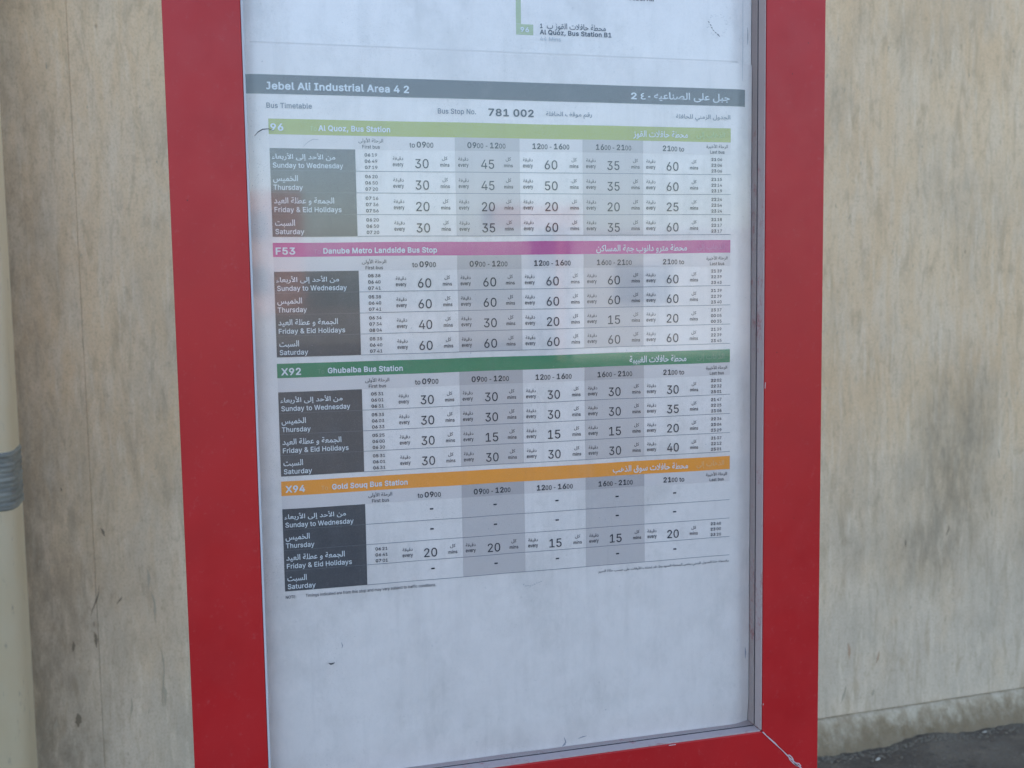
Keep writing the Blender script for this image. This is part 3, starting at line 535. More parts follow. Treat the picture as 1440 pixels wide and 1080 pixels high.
 ('B', 0.5): (469, ['52,4 65,0 245,0 299,4 329,11 353,21 382,38 400,56 417,84 427,119 429,142 425,177 413,208 395,233 377,249 345,268 365,279 395,310 403,326 409,372 401,416 389,441 365,469 335,490 311,499 269,508 239,509 59,509 51,504 49,15', '137,77 137,220 263,220 293,214 317,199 335,176 344,148 340,119 323,96 299,83 269,77', '137,296 137,431 257,432 281,427 305,414 321,389 324,355 315,332 293,309 239,295']),
 ('E', 0.5): (432, ['52,4 59,0 371,0 383,3 386,10 386,67 377,76 143,76 136,79 137,218 359,220 366,228 366,286 363,291 353,295 155,295 136,297 137,431 377,434 383,447 381,504 371,509 59,509 51,504 49,15']),
 ('F', 0.5): (423, ['52,4 59,0 125,0 131,2 136,10 137,212 347,212 355,217 357,280 347,288 137,289 137,431 233,433 375,435 380,441 380,498 378,504 371,509 59,509 51,504 49,15']),
 ('H', 0.5): (530, ['52,4 59,0 125,0 131,2 136,10 137,222 377,222 381,217 381,10 384,4 395,0 455,0 465,4 468,15 468,487 467,502 461,508 395,509 383,504 381,303 377,298 143,298 136,303 134,504 125,509 59,509 51,504 49,15']),
 ('L', 0.5): (406, ['52,4 59,0 359,0 369,4 372,10 372,67 365,75 137,77 136,274 134,504 125,509 59,509 51,504 49,498 49,15']),
 ('N', 0.5): (537, ['52,4 59,0 125,0 131,2 136,10 133,366 137,373 195,280 379,4 389,0 461,0 471,4 474,15 474,493 472,504 461,509 395,508 388,498 388,153 388,148 383,143 145,504 131,509 59,509 51,504 49,15']),
 ('O', 0.5): (546, ['224,-3 267,-7 303,-4 357,10 393,28 417,45 457,89 485,141 497,181 504,250 501,296 488,359 473,394 441,440 411,468 363,497 309,512 267,516 201,507 147,485 123,468 93,440 61,394 46,359 32,296 29,250 37,181 47,147 75,92 99,62 141,28 177,10', '225,78 207,84 177,102 159,119 135,152 120,198 116,227 114,256 120,308 134,354 145,371 163,394 189,416 213,427 243,435 267,437 303,432 327,425 359,405 377,388 399,354 408,331 418,285 418,227 414,198 405,170 387,135 374,118 345,94 321,82 285,73 249,73']),
 ('S', 0.5): (460, ['177,-5 223,-9 277,-4 307,3 349,22 368,35 394,64 407,87 418,122 418,162 412,191 403,208 367,246 313,274 175,315 139,338 129,352 126,369 128,386 145,413 175,431 223,440 265,434 296,421 307,412 318,398 331,364 397,362 409,366 412,375 410,392 403,415 396,432 373,462 343,485 319,498 277,511 259,513 229,516 181,511 151,504 115,488 79,462 65,444 49,413 42,386 43,346 49,322 61,300 82,277 121,252 151,239 289,198 325,174 331,162 334,133 327,116 313,97 295,84 271,74 229,68 169,77 149,87 125,110 115,145 109,151 37,152 31,150 27,139 36,99 54,64 68,47 88,30 121,11 145,2']),
 ('T', 0.5): (461, ['185,4 193,0 259,0 268,10 268,429 277,433 415,433 423,435 428,441 428,498 421,508 271,509 31,509 23,504 21,498 21,441 26,435 175,433 182,429 182,15']),
 ('W', 0.5): (699, ['147,4 159,0 231,0 238,4 339,360 345,365 447,4 459,0 531,0 538,4 681,498 679,504 669,509 597,507 592,498 501,158 495,133 489,134 387,506 381,509 309,509 297,504 195,128 189,139 91,504 81,509 15,509 9,506 5,498 6,493']),
 ('a', 0.5): (402, ['125,-5 161,-9 215,1 263,31 267,7 275,0 335,0 341,1 347,6 348,248 344,289 340,306 325,335 305,355 287,367 239,384 191,389 131,380 95,366 55,335 39,312 31,294 33,283 41,279 101,263 107,266 125,290 149,306 197,317 233,310 239,306 257,289 264,260 263,248 257,245 125,223 77,206 53,192 32,168 23,145 19,116 21,93 32,58 48,35 71,16 89,6', '137,70 111,87 104,110 109,133 143,154 239,170 265,174 264,133 257,111 245,94 221,76 197,67 173,64']),
 ('b', 0.5): (438, ['193,-4 232,-8 280,-1 298,6 322,19 355,48 381,88 395,134 401,192 396,243 388,276 367,318 352,337 316,367 298,376 256,388 214,389 166,377 130,350 125,359 125,387 124,503 118,508 112,509 58,509 49,508 43,502 42,8 52,0 118,2 123,8 124,40 166,6', '190,70 172,79 154,94 134,128 124,174 124,209 130,243 148,282 177,307 208,316 248,312 272,301 285,289 306,255 314,226 317,192 312,146 304,123 292,101 262,75 232,67']),
 ('d', 0.5): (437, ['158,-4 195,-8 243,-1 261,8 297,36 302,31 302,8 309,1 375,0 383,8 382,502 375,509 307,508 301,502 300,497 300,456 300,353 297,347 261,375 243,383 213,389 195,389 147,383 105,365 71,335 45,296 35,272 24,220 24,163 29,134 44,88 69,49 87,30 123,7', '177,69 160,77 145,88 123,117 110,157 107,192 110,226 118,255 126,272 139,289 153,301 189,315 231,313 249,306 267,292 289,261 300,209 297,151 283,111 255,81 237,71 219,67']),
 ('e', 0.5): (417, ['169,-4 213,-8 249,-5 285,4 303,12 331,31 351,50 368,77 376,100 369,108 303,121 276,88 249,71 213,65 183,68 153,81 127,105 114,134 109,157 111,161 375,163 381,169 382,174 381,215 373,266 350,318 337,335 315,354 297,367 273,378 207,389 159,384 111,365 75,335 46,295 28,243 24,215 24,163 35,111 60,65 92,31 129,9', '111,234 115,255 128,278 144,295 165,309 189,315 219,316 249,307 267,294 289,261 296,238 291,233']),
 ('h', 0.5): (423, ['45,4 52,0 112,0 122,4 125,10 125,240 135,274 154,298 184,312 226,315 255,303 275,280 284,251 285,10 292,1 358,0 364,3 368,10 368,222 367,263 359,303 342,337 326,355 312,366 286,380 250,388 226,389 184,384 148,368 130,353 127,355 123,504 112,509 52,509 46,506 42,498 42,15']),
 ('i', 0.5): (180, ['45,4 52,0 112,0 122,4 125,10 124,378 118,384 112,384 58,384 49,383 43,378 42,15', '60,429 82,425 106,429 118,436 132,452 137,464 135,487 124,506 106,519 82,523 64,520 46,509 34,493 30,475 34,455 40,445']),
 ('l', 0.5): (202, ['104,2 136,-2 166,0 184,3 192,13 178,69 172,73 136,72 130,77 125,105 124,502 118,508 112,509 52,509 46,506 42,497 43,71 50,48 64,25 82,10']),
 ('m', 0.5): (623, ['45,4 52,0 112,0 118,1 124,7 126,257 138,286 154,303 196,315 214,315 238,307 254,291 261,274 263,10 268,2 334,0 343,4 346,10 346,245 357,286 376,304 388,311 406,316 442,313 466,302 479,286 485,251 485,79 485,10 490,2 556,0 565,4 568,10 566,280 560,309 550,331 532,355 519,366 502,376 472,388 436,391 376,379 332,349 322,337 316,337 298,360 280,375 244,389 220,391 172,382 124,350 122,378 118,383 52,384 46,382 42,372 42,15']),
 ('n', 0.5): (423, ['45,4 52,0 112,0 118,1 124,7 126,245 132,268 142,286 154,298 178,310 214,315 244,309 268,291 280,268 285,234 285,10 288,4 298,0 358,0 365,4 368,10 368,107 368,240 364,286 349,326 320,360 280,382 244,388 208,388 166,377 146,366 124,347 122,378 118,383 52,384 46,382 42,372 42,15']),
 ('o', 0.5): (428, ['167,-4 207,-8 237,-6 279,5 308,19 339,45 355,65 377,105 387,138 391,163 391,220 381,266 368,295 340,335 309,362 279,377 243,386 207,389 177,387 135,377 111,364 75,335 57,312 36,272 29,243 23,192 25,163 35,111 46,88 63,61 93,30 129,8', '177,69 160,77 145,88 126,111 118,128 110,157 107,186 113,238 128,272 141,290 159,304 189,315 219,316 237,312 255,305 273,292 296,255 307,203 304,151 297,128 285,105 273,90 255,77 237,69 207,65']),
 ('p', 0.5): (438, ['45,-133 52,-137 112,-137 118,-136 124,-130 125,28 130,33 166,6 184,-1 214,-7 256,-6 298,6 322,19 353,45 369,68 388,108 396,137 400,166 400,218 388,275 370,313 352,337 316,367 292,378 256,388 214,389 178,382 160,373 128,350 124,343 123,373 118,383 52,384 43,379 42,-122', '202,68 181,74 166,83 151,97 142,111 135,126 126,160 124,212 135,258 147,281 158,292 172,304 190,312 208,316 234,315 250,312 274,300 292,282 300,269 314,223 317,195 314,160 300,114 280,88 250,70 220,66']),
 ('r', 0.5): (273, ['45,4 52,0 112,0 118,1 124,7 126,251 137,280 164,303 196,312 244,309 253,314 253,383 244,389 220,390 196,389 160,379 124,353 122,378 116,383 52,384 43,378 42,15']),
 ('s', 0.5): (378, ['138,-4 179,-8 209,-6 227,-4 266,8 296,25 320,48 331,65 341,94 341,128 335,151 325,169 299,194 281,205 257,214 173,235 131,252 123,261 121,284 126,295 149,312 173,318 203,317 227,311 245,295 264,266 323,277 334,284 333,295 308,341 297,353 263,375 218,387 161,388 127,382 95,368 57,335 46,318 38,295 38,249 50,220 65,202 83,188 119,171 233,141 245,134 254,123 256,100 245,84 227,73 197,65 167,65 131,76 113,94 104,117 95,124 29,109 25,100 35,67 63,31 107,4']),
 ('t', 0.5): (240, ['132,0 149,-3 191,-3 215,2 224,12 209,70 203,73 173,69 155,71 146,75 139,86 137,311 143,313 203,313 211,316 215,322 215,374 213,380 203,384 137,385 137,443 136,466 131,471 59,471 54,460 54,385 5,384 -3,380 -5,374 -5,322 -1,316 5,313 47,313 54,311 54,98 61,58 71,38 85,23 101,11']),
 ('u', 0.5): (423, ['146,-1 184,-5 226,1 262,17 286,38 287,11 292,2 358,0 366,5 368,373 364,382 358,384 292,384 285,373 284,143 279,120 269,103 244,79 208,70 170,74 144,91 130,114 126,131 124,379 112,384 52,384 46,382 42,373 42,149 47,97 59,62 81,34 112,11']),
 ('y', 0.5): (403, ['55,-135 94,-139 143,-129 184,-100 211,-55 382,377 376,383 370,384 304,384 298,382 202,128 196,110 190,119 94,378 88,384 82,384 16,384 6,377 151,9 141,-20 118,-55 100,-64 58,-62 52,-66 36,-124 40,-131']),
 ('e', 0.6): (419, ['169,-4 211,-8 247,-5 283,3 307,13 332,30 355,53 372,82 378,99 376,105 367,111 301,124 277,93 251,76 211,69 187,71 157,82 131,105 116,133 111,156 115,161 373,161 379,164 384,173 383,219 374,270 363,299 350,322 337,337 313,358 271,380 205,390 157,385 109,365 73,335 43,293 26,242 22,213 22,167 32,116 59,65 91,30 131,8', '115,235 112,242 116,253 128,276 145,293 169,308 193,313 223,313 247,305 265,293 285,264 292,236']),
 ('i', 0.6): (182, ['44,4 56,0 116,0 127,10 127,369 124,381 116,385 50,385 40,375 40,15', '60,426 86,422 104,425 122,436 134,451 138,460 138,483 128,503 109,518 86,523 62,519 44,507 34,495 28,472 31,455 38,443']),
 ('m', 0.6): (625, ['44,4 56,0 116,0 127,10 128,255 139,284 152,298 164,305 200,314 224,311 236,306 253,289 260,272 261,15 266,3 272,0 338,0 348,10 348,244 358,284 386,308 410,314 440,311 464,301 477,284 483,249 483,84 483,15 488,3 494,0 560,0 570,10 569,278 564,301 553,329 536,353 518,368 500,379 470,389 434,392 374,380 332,351 320,337 297,363 283,375 260,386 242,391 218,392 170,382 128,354 125,358 125,375 116,385 50,385 43,381 40,369 40,15']),
 ('n', 0.6): (425, ['44,4 56,0 116,0 127,10 127,244 134,268 146,287 158,298 182,309 212,313 242,308 266,290 278,268 283,238 283,15 287,4 296,0 356,0 366,4 370,15 370,101 370,244 366,284 352,323 326,357 287,381 248,389 206,389 182,384 148,369 128,353 125,358 125,375 116,385 50,385 43,381 40,369 40,15']),
 ('r', 0.6): (275, ['44,4 56,0 116,0 127,10 129,255 140,280 164,300 194,309 242,306 254,312 256,381 248,389 236,390 194,390 176,385 150,375 128,359 122,381 116,385 56,385 43,381 40,369 40,15']),
 ('s', 0.6): (380, ['138,-4 177,-7 207,-6 225,-5 267,8 297,25 315,41 333,65 342,93 343,133 338,150 327,170 303,194 282,207 261,215 171,238 134,253 124,264 123,283 133,299 153,311 177,316 207,314 231,306 248,287 257,270 267,264 327,276 335,282 336,293 312,339 302,350 273,371 231,386 207,390 165,390 129,383 111,376 83,362 63,345 45,322 38,304 34,276 35,253 43,230 63,201 81,188 117,171 231,141 244,133 253,122 254,105 244,88 225,76 195,68 165,69 135,78 117,93 105,120 99,126 87,125 27,110 23,99 32,70 62,30 105,5']),
 ('v', 0.6): (405, ['154,4 164,0 224,0 236,5 383,369 381,381 374,385 308,385 295,381 206,146 194,115 94,381 86,385 14,385 4,375']),
 ('y', 0.6): (405, ['55,-134 92,-138 146,-127 188,-96 215,-49 384,374 382,380 374,385 302,385 294,380 202,134 194,115 95,380 80,385 14,385 6,380 5,368 148,14 140,-14 120,-49 98,-60 62,-57 50,-63 34,-123 38,-129']),
 (',', 1): (215, ['25,-105 37,-109 85,-109 97,-105 103,-100 159,82 159,93 150,104 139,107 67,107 55,104 49,98 16,-83 16,-94']),
 ('-', 1): (480, ['101,176 113,172 335,172 347,175 356,182 360,198 360,248 354,259 347,264 335,266 107,265 97,259 91,248 91,193 95,182']),
 ('0', 1): (480, ['188,-3 227,-6 263,-3 311,12 341,30 376,63 394,91 415,146 423,184 428,256 423,322 406,388 394,415 377,443 359,464 337,481 311,497 263,512 227,515 173,508 143,498 113,479 77,444 59,415 47,388 30,327 25,256 30,184 38,146 59,91 92,47 113,29 143,11', '209,90 191,96 170,113 158,129 146,157 133,223 133,283 145,349 168,393 179,405 197,415 215,421 239,421 263,412 275,404 286,393 302,366 317,305 320,228 309,162 301,140 287,117 269,101 251,92 227,88']),
 ('1', 1): (480, ['63,4 75,0 393,0 405,4 413,15 414,75 405,88 393,93 303,93 299,97 298,493 291,504 279,509 213,509 195,509 183,504 75,431 63,416 64,345 69,335 81,329 99,332 183,388 189,389 189,97 183,93 75,93 63,89 53,75 53,26 54,15']),
 ('2', 1): (480, ['51,4 63,0 387,0 402,4 411,15 412,75 407,86 399,92 213,94 207,97 285,173 354,246 393,306 404,361 403,383 393,417 381,439 365,460 338,482 315,496 279,509 255,513 225,515 183,511 135,496 111,483 85,460 67,438 55,416 45,378 43,350 49,339 63,332 129,332 141,336 148,345 154,378 165,399 183,412 207,420 225,421 261,414 277,405 291,389 297,361 289,328 261,290 44,75 41,64 41,20 45,9']),
 ('3', 1): (480, ['172,-3 217,-6 247,-5 289,3 319,13 343,27 373,51 402,91 414,129 416,157 414,179 399,223 379,251 355,272 319,293 295,301 272,305 391,432 395,443 394,492 387,503 373,509 67,509 55,503 48,492 47,432 54,421 67,415 235,413 236,410 137,305 134,294 134,245 141,234 151,228 223,226 265,217 289,199 304,173 304,140 299,124 291,113 265,97 217,89 170,96 151,107 138,124 130,151 115,163 43,163 31,159 25,154 21,140 24,118 31,96 54,58 79,36 103,20 145,3']),
 ('4', 1): (480, ['269,4 279,0 339,0 357,4 366,20 366,92 369,96 423,98 434,108 436,119 436,174 429,185 417,191 369,192 366,196 365,317 358,328 351,332 279,334 267,329 262,323 259,312 259,196 255,192 159,192 153,192 150,196 274,389 331,477 333,493 327,503 315,509 243,509 231,503 22,180 17,163 17,114 24,103 33,97 255,96 259,92 259,20 263,9']),
 ('5', 1): (480, ['181,-3 221,-6 275,0 317,15 356,41 377,63 401,102 413,146 413,190 405,228 389,261 364,294 335,318 299,336 251,347 227,348 167,338 163,344 173,414 365,415 382,421 389,437 389,487 383,502 365,509 143,509 89,508 81,503 74,492 44,256 46,245 59,233 131,226 179,247 221,254 245,250 263,243 287,223 297,206 304,179 301,146 288,118 263,97 233,89 221,88 179,99 154,118 142,151 131,160 59,161 47,158 40,151 37,140 44,102 53,80 77,48 99,30 131,12']),
 ('6', 1): (480, ['190,-3 225,-6 255,-5 279,-1 321,15 357,40 373,58 389,80 406,118 411,146 411,190 399,232 379,267 351,294 327,310 285,325 237,330 233,333 341,476 345,487 342,498 327,508 249,509 237,503 117,344 60,250 51,228 42,190 42,146 53,102 63,80 89,47 111,28 153,6', '201,90 171,107 153,135 148,168 153,195 171,223 195,238 225,243 254,239 281,223 299,195 304,179 304,157 299,135 281,107 261,94 231,87']),
 ('7', 1): (480, ['84,4 97,0 169,0 184,9 413,427 413,493 409,501 397,508 163,509 61,509 48,504 42,499 39,488 39,438 41,427 49,418 61,415 277,415 286,411 77,31 75,15']),
 ('8', 1): (480, ['182,-3 225,-6 255,-5 303,4 345,21 369,37 399,69 417,102 422,124 423,162 409,206 387,239 352,267 380,294 398,327 405,371 399,410 381,444 351,475 315,497 267,511 225,515 183,511 153,504 118,487 94,470 69,443 53,410 50,393 47,366 54,327 72,294 100,267 77,250 63,236 38,195 29,146 35,102 57,64 87,35 129,11', '195,90 171,98 147,118 138,146 144,173 162,195 189,210 225,215 255,212 283,201 305,179 314,151 308,124 291,104 267,92 225,87', '219,310 189,316 171,327 160,344 156,366 160,388 177,408 189,414 226,421 267,413 279,405 292,388 296,366 289,338 275,322 261,315']),
 ('9', 1): (480, ['117,4 129,0 201,0 213,4 219,9 334,163 393,258 408,301 412,339 407,383 389,427 373,449 345,477 319,493 279,509 231,515 201,514 159,505 111,481 77,449 53,411 46,389 41,345 45,301 54,273 75,240 93,221 129,198 171,183 213,179 217,174 110,31 108,15', '207,268 180,279 159,301 149,334 152,367 165,394 189,413 213,421 249,419 276,405 294,383 304,356 302,323 289,295 267,275 237,266']),
 ('A', 1): (507, ['3,4 15,0 81,0 99,4 107,15 153,130 327,130 373,15 381,4 399,0 465,0 477,4 485,15 485,26 381,287 296,499 279,509 201,509 187,504 179,493 -4,31 -6,15', '195,225 189,229 237,361 252,328 289,229 285,225']),
 ('B', 1): (483, ['47,4 59,0 245,0 305,4 335,12 371,27 393,42 410,59 430,92 440,125 441,147 437,180 431,202 414,229 399,246 371,268 407,304 418,334 420,383 415,405 401,437 387,455 359,479 323,497 293,504 239,509 59,509 47,505 41,500 37,488 37,20 41,9', '149,96 149,210 263,211 287,206 311,192 329,165 331,136 323,119 305,105 269,95', '149,305 149,413 257,413 275,410 296,400 308,383 312,356 305,334 287,316 233,304']),
 ('D', 1): (529, ['47,4 59,0 221,0 257,2 299,9 329,17 365,33 413,67 434,92 455,125 477,180 483,224 483,290 477,328 455,386 437,416 407,447 366,477 335,491 263,507 59,509 47,505 41,500 37,488 37,20 41,9', '149,96 149,413 221,414 269,410 305,397 331,378 347,361 359,341 371,306 375,279 375,235 371,207 366,185 350,152 323,124 287,105 239,95']),
 ('F', 1): (437, ['47,4 59,0 125,0 138,4 147,15 149,203 347,203 359,206 366,213 369,224 369,279 363,290 353,296 155,297 148,301 149,413 281,415 371,415 386,422 392,433 392,488 389,499 377,508 59,509 47,505 40,499 37,488 37,20 41,9']),
 ('G', 1): (547, ['223,-3 273,-6 333,1 387,20 436,52 471,94 492,140 499,179 501,256 495,270 477,277 273,275 263,267 260,256 260,201 266,190 279,183 387,182 389,179 382,157 369,134 354,118 333,104 303,94 249,92 213,101 199,107 171,129 146,162 132,201 126,256 132,305 148,349 171,381 195,399 219,410 267,418 309,411 339,397 366,371 391,327 405,320 483,322 495,333 497,344 478,399 451,437 435,454 405,477 381,490 345,504 309,512 267,515 231,514 195,507 165,497 135,482 111,465 86,443 68,421 50,393 35,360 25,327 19,294 19,217 25,179 34,151 48,118 65,91 111,44 135,27 165,13']),
 ('I', 1): (328, ['18,4 30,0 270,0 282,4 291,15 292,75 287,86 270,94 210,94 206,103 206,411 210,415 270,415 286,422 292,433 292,488 289,499 282,505 270,509 30,509 18,505 11,499 8,488 8,438 14,422 30,415 90,415 95,411 95,405 94,97 90,94 30,94 13,86 8,75 8,20 12,9']),
 ('J', 1): (424, ['148,-3 187,-6 235,-1 283,18 319,51 339,91 349,157 349,487 343,502 331,508 145,508 133,502 128,492 127,432 133,421 145,415 229,415 235,414 237,410 237,151 234,118 229,107 211,91 187,87 139,95 103,110 85,107 76,96 75,36 79,23 91,15 133,-1']),
 ('L', 1): (420, ['47,4 59,0 359,0 374,4 383,15 384,75 379,86 371,92 149,96 148,295 148,488 145,499 137,506 125,509 59,509 46,504 38,493 37,20 41,9']),
 ('M', 1): (655, ['47,4 59,0 125,0 137,5 144,15 145,268 149,279 267,9 281,1 341,0 355,4 364,15 479,284 482,15 491,4 503,0 569,0 581,4 587,9 591,20 591,290 591,488 588,499 581,505 569,509 467,507 454,493 317,164 311,168 172,499 155,509 59,509 47,505 40,499 37,488 37,26 38,15']),
 ('Q', 1): (560, ['388,-40 399,-44 471,-44 483,-39 490,-29 488,-13 435,53 465,87 483,115 498,147 508,180 516,257 509,323 498,361 486,389 465,422 423,464 393,484 339,506 303,513 261,515 201,508 141,484 111,464 69,422 48,389 26,328 17,257 20,213 36,147 52,114 87,66 111,44 141,25 195,3 231,-4 297,-5 351,4', '249,92 213,101 195,110 170,130 145,163 132,202 126,251 131,301 139,328 153,357 171,380 196,400 231,414 267,418 303,414 337,400 359,383 388,345 403,301 406,229 395,180 369,136 331,180 321,187 243,188 231,184 223,174 224,158 277,92']),
 ('S', 1): (474, ['176,-5 223,-8 283,-3 313,4 355,22 379,39 404,67 418,89 430,127 430,166 422,199 413,216 373,256 319,283 181,322 148,342 140,353 141,381 157,402 181,414 223,421 259,417 289,404 307,386 319,355 331,347 403,347 415,351 421,358 424,370 416,408 406,430 384,458 361,477 325,497 283,510 259,513 223,515 175,510 151,505 109,488 74,463 58,447 44,425 31,386 31,342 38,315 51,293 73,269 115,242 145,230 283,191 313,172 321,160 321,138 314,122 304,111 271,94 229,87 175,95 153,105 136,122 125,155 113,166 37,168 21,160 15,144 23,105 36,78 57,50 79,31 103,17 139,3']),
 ('X', 1): (501, ['5,4 17,0 89,0 107,6 233,173 239,176 369,4 383,0 455,0 473,7 479,20 476,31 304,262 466,477 468,493 461,504 449,509 371,509 360,504 239,344 118,504 107,509 29,509 17,506 11,501 6,488 9,477 170,262 170,257 -2,31 -4,15']),
 ('a', 1): (416, ['124,-5 161,-8 217,1 251,18 263,4 275,0 341,0 353,6 360,23 360,249 355,293 351,309 335,337 314,359 297,370 245,389 191,394 125,385 89,371 47,339 28,315 19,293 22,276 35,268 95,252 107,252 118,260 135,282 155,295 197,303 227,297 233,294 246,282 252,260 247,254 233,251 119,235 71,218 53,209 35,194 17,167 9,138 7,116 13,83 22,61 41,35 65,16 89,5', '143,88 123,100 116,122 119,133 143,147 227,161 251,164 253,160 248,127 233,105 215,93 191,86 173,84']),
 ('b', 1): (452, ['192,-4 232,-7 280,-1 304,7 326,18 364,49 391,90 402,117 412,167 412,222 402,271 391,299 364,337 328,368 280,388 256,393 226,394 178,388 160,382 142,369 137,376 137,404 137,492 130,503 118,509 52,509 37,503 30,492 30,18 36,7 46,1 112,0 129,7 136,24 160,7', '196,88 165,106 147,134 136,178 139,227 152,266 160,277 178,292 208,302 244,299 274,283 293,255 304,211 302,161 288,123 275,106 262,96 250,90 232,86']),
 ('d', 1): (451, ['157,-4 195,-7 231,-4 261,5 285,21 297,6 309,0 375,0 387,5 395,18 395,492 388,503 375,509 309,509 297,505 290,497 288,475 288,371 285,367 255,385 213,394 171,393 123,381 99,370 60,337 34,299 16,249 12,222 12,167 16,139 34,90 59,51 81,30 119,7', '177,89 159,99 145,112 136,123 125,150 119,194 125,238 141,272 165,293 195,302 230,299 243,294 259,282 279,253 286,227 289,194 283,150 269,117 245,95 219,86']),
 ('e', 1): (431, ['168,-4 213,-7 249,-5 291,5 309,13 339,32 365,57 382,84 388,101 387,112 375,124 303,138 291,133 267,103 249,92 213,85 195,86 165,94 147,107 130,128 123,150 129,155 369,155 381,157 387,161 394,172 392,238 378,288 351,333 309,368 273,384 207,394 177,393 153,389 105,369 82,354 63,336 33,293 16,244 12,216 12,167 23,117 49,68 81,34 105,18 123,10', '129,245 125,249 141,275 159,291 177,299 207,303 231,300 249,292 260,282 276,260 279,246']),
 ('h', 1): (437, ['40,4 52,0 118,0 133,9 137,20 139,251 145,268 160,286 184,298 208,302 232,299 250,290 262,278 271,257 274,15 280,6 292,0 358,0 370,4 376,9 380,20 380,235 379,268 370,306 352,340 324,367 286,386 226,394 181,389 141,372 137,378 137,488 134,499 118,509 52,509 40,505 33,499 30,488 30,26 31,15']),
 ('i', 1): (194, ['40,4 52,0 118,0 130,6 136,15 137,367 135,378 124,388 46,389 37,383 30,372 30,20 34,9', '58,411 82,406 112,412 130,423 145,444 149,455 149,471 144,488 130,506 112,517 82,523 58,518 36,504 23,488 18,466 22,444 33,427 46,416']),
 ('l', 1): (216, ['103,2 142,-2 184,3 196,8 204,24 193,73 187,84 172,92 142,91 137,112 137,486 130,503 118,509 46,508 34,500 30,486 31,79 36,57 58,24 76,11']),
 ('n', 1): (437, ['40,4 52,0 118,0 130,6 136,15 137,240 143,262 153,279 165,290 184,298 214,302 238,297 257,284 269,262 273,235 273,20 280,6 292,0 358,0 370,4 376,9 380,20 380,119 380,240 376,284 359,328 348,345 324,367 286,386 250,393 208,394 184,390 136,369 130,382 118,389 46,389 34,380 30,367 30,20 34,9']),
 ('o', 1): (442, ['166,-4 201,-7 237,-6 267,0 312,18 335,35 366,68 390,112 399,139 403,167 403,222 391,271 379,299 350,337 315,367 285,381 243,392 177,393 129,381 105,369 81,353 51,321 26,277 18,249 11,194 13,167 23,117 35,90 63,51 87,30 128,7', '177,89 150,106 128,139 119,189 126,238 138,266 152,282 167,293 195,302 235,299 264,282 286,249 293,222 296,194 290,150 275,117 266,106 249,94 237,89 207,85']),
 ('p', 1): (452, ['40,-127 52,-131 118,-131 133,-122 137,-111 137,16 142,20 166,5 196,-5 250,-7 280,-1 304,7 340,28 363,49 380,71 392,93 407,137 412,170 412,225 401,274 392,296 379,318 358,343 322,372 298,382 256,393 208,394 178,388 160,382 136,366 130,382 118,389 52,390 40,386 33,379 30,368 30,-111 34,-122', '202,87 184,93 172,101 160,111 151,126 136,175 136,214 146,252 166,283 184,295 196,299 233,302 253,296 268,288 282,274 292,258 304,214 302,164 290,126 272,104 256,92 244,88']),
 ('q', 1): (451, ['298,-127 309,-131 375,-131 387,-126 395,-111 394,373 387,384 375,390 309,389 297,384 285,367 258,384 213,394 171,393 117,378 96,368 63,340 36,302 24,274 12,225 11,192 16,142 24,115 35,87 62,49 94,21 123,6 171,-6 213,-6 249,0 286,21 288,16 288,-111 292,-122', '189,86 171,91 159,98 135,126 122,164 119,197 122,225 135,263 153,285 183,300 217,302 249,290 266,274 277,258 288,214 287,164 273,124 250,98 225,87']),
 ('r', 1): (287, ['40,4 52,0 118,0 130,6 136,15 138,251 148,273 167,290 202,299 250,296 263,306 266,317 265,378 256,391 232,394 190,394 160,385 136,373 124,387 112,390 52,390 40,386 32,378 30,367 30,20 34,9']),
 ('s', 1): (392, ['137,-4 179,-7 209,-6 227,-4 269,7 305,27 329,50 342,68 353,101 353,139 345,161 335,179 306,205 281,219 179,246 141,260 134,266 133,282 143,293 161,302 185,305 209,302 227,295 239,282 251,261 263,255 329,266 344,277 346,293 319,343 308,354 275,377 245,388 219,393 167,394 149,392 125,387 89,372 71,361 46,337 30,310 26,293 25,255 31,233 44,211 59,194 77,182 113,165 227,137 244,123 245,112 233,97 209,87 185,84 155,87 137,94 124,106 113,131 101,139 89,140 29,127 17,119 13,106 23,73 46,40 59,28 89,11 107,3']),
 ('t', 1): (254, ['130,0 167,-4 197,-2 227,6 236,22 224,77 215,88 203,92 161,89 155,91 150,99 149,297 155,300 209,300 221,307 227,319 227,369 221,383 209,389 149,391 149,451 143,467 131,474 65,474 53,471 42,457 42,391 -1,389 -13,380 -17,369 -17,319 -12,308 -1,301 35,300 42,297 42,105 51,61 59,44 77,24 98,11']),
 ('u', 1): (437, ['144,-1 178,-4 208,-3 250,9 274,22 280,8 292,1 358,0 371,5 379,16 379,373 372,384 358,390 292,389 280,384 273,368 273,159 270,137 262,119 240,98 214,89 196,89 172,93 154,105 142,123 138,137 136,374 129,384 118,389 52,390 38,384 30,368 30,148 35,104 49,65 70,37 106,12']),
 ('z', 1): (407, ['29,4 41,0 341,0 358,9 362,20 362,75 356,86 348,92 179,94 173,97 353,315 356,323 356,367 349,383 335,390 47,390 35,386 29,380 25,367 25,317 28,306 35,300 47,296 208,295 23,75 19,64 19,20 23,9'])}
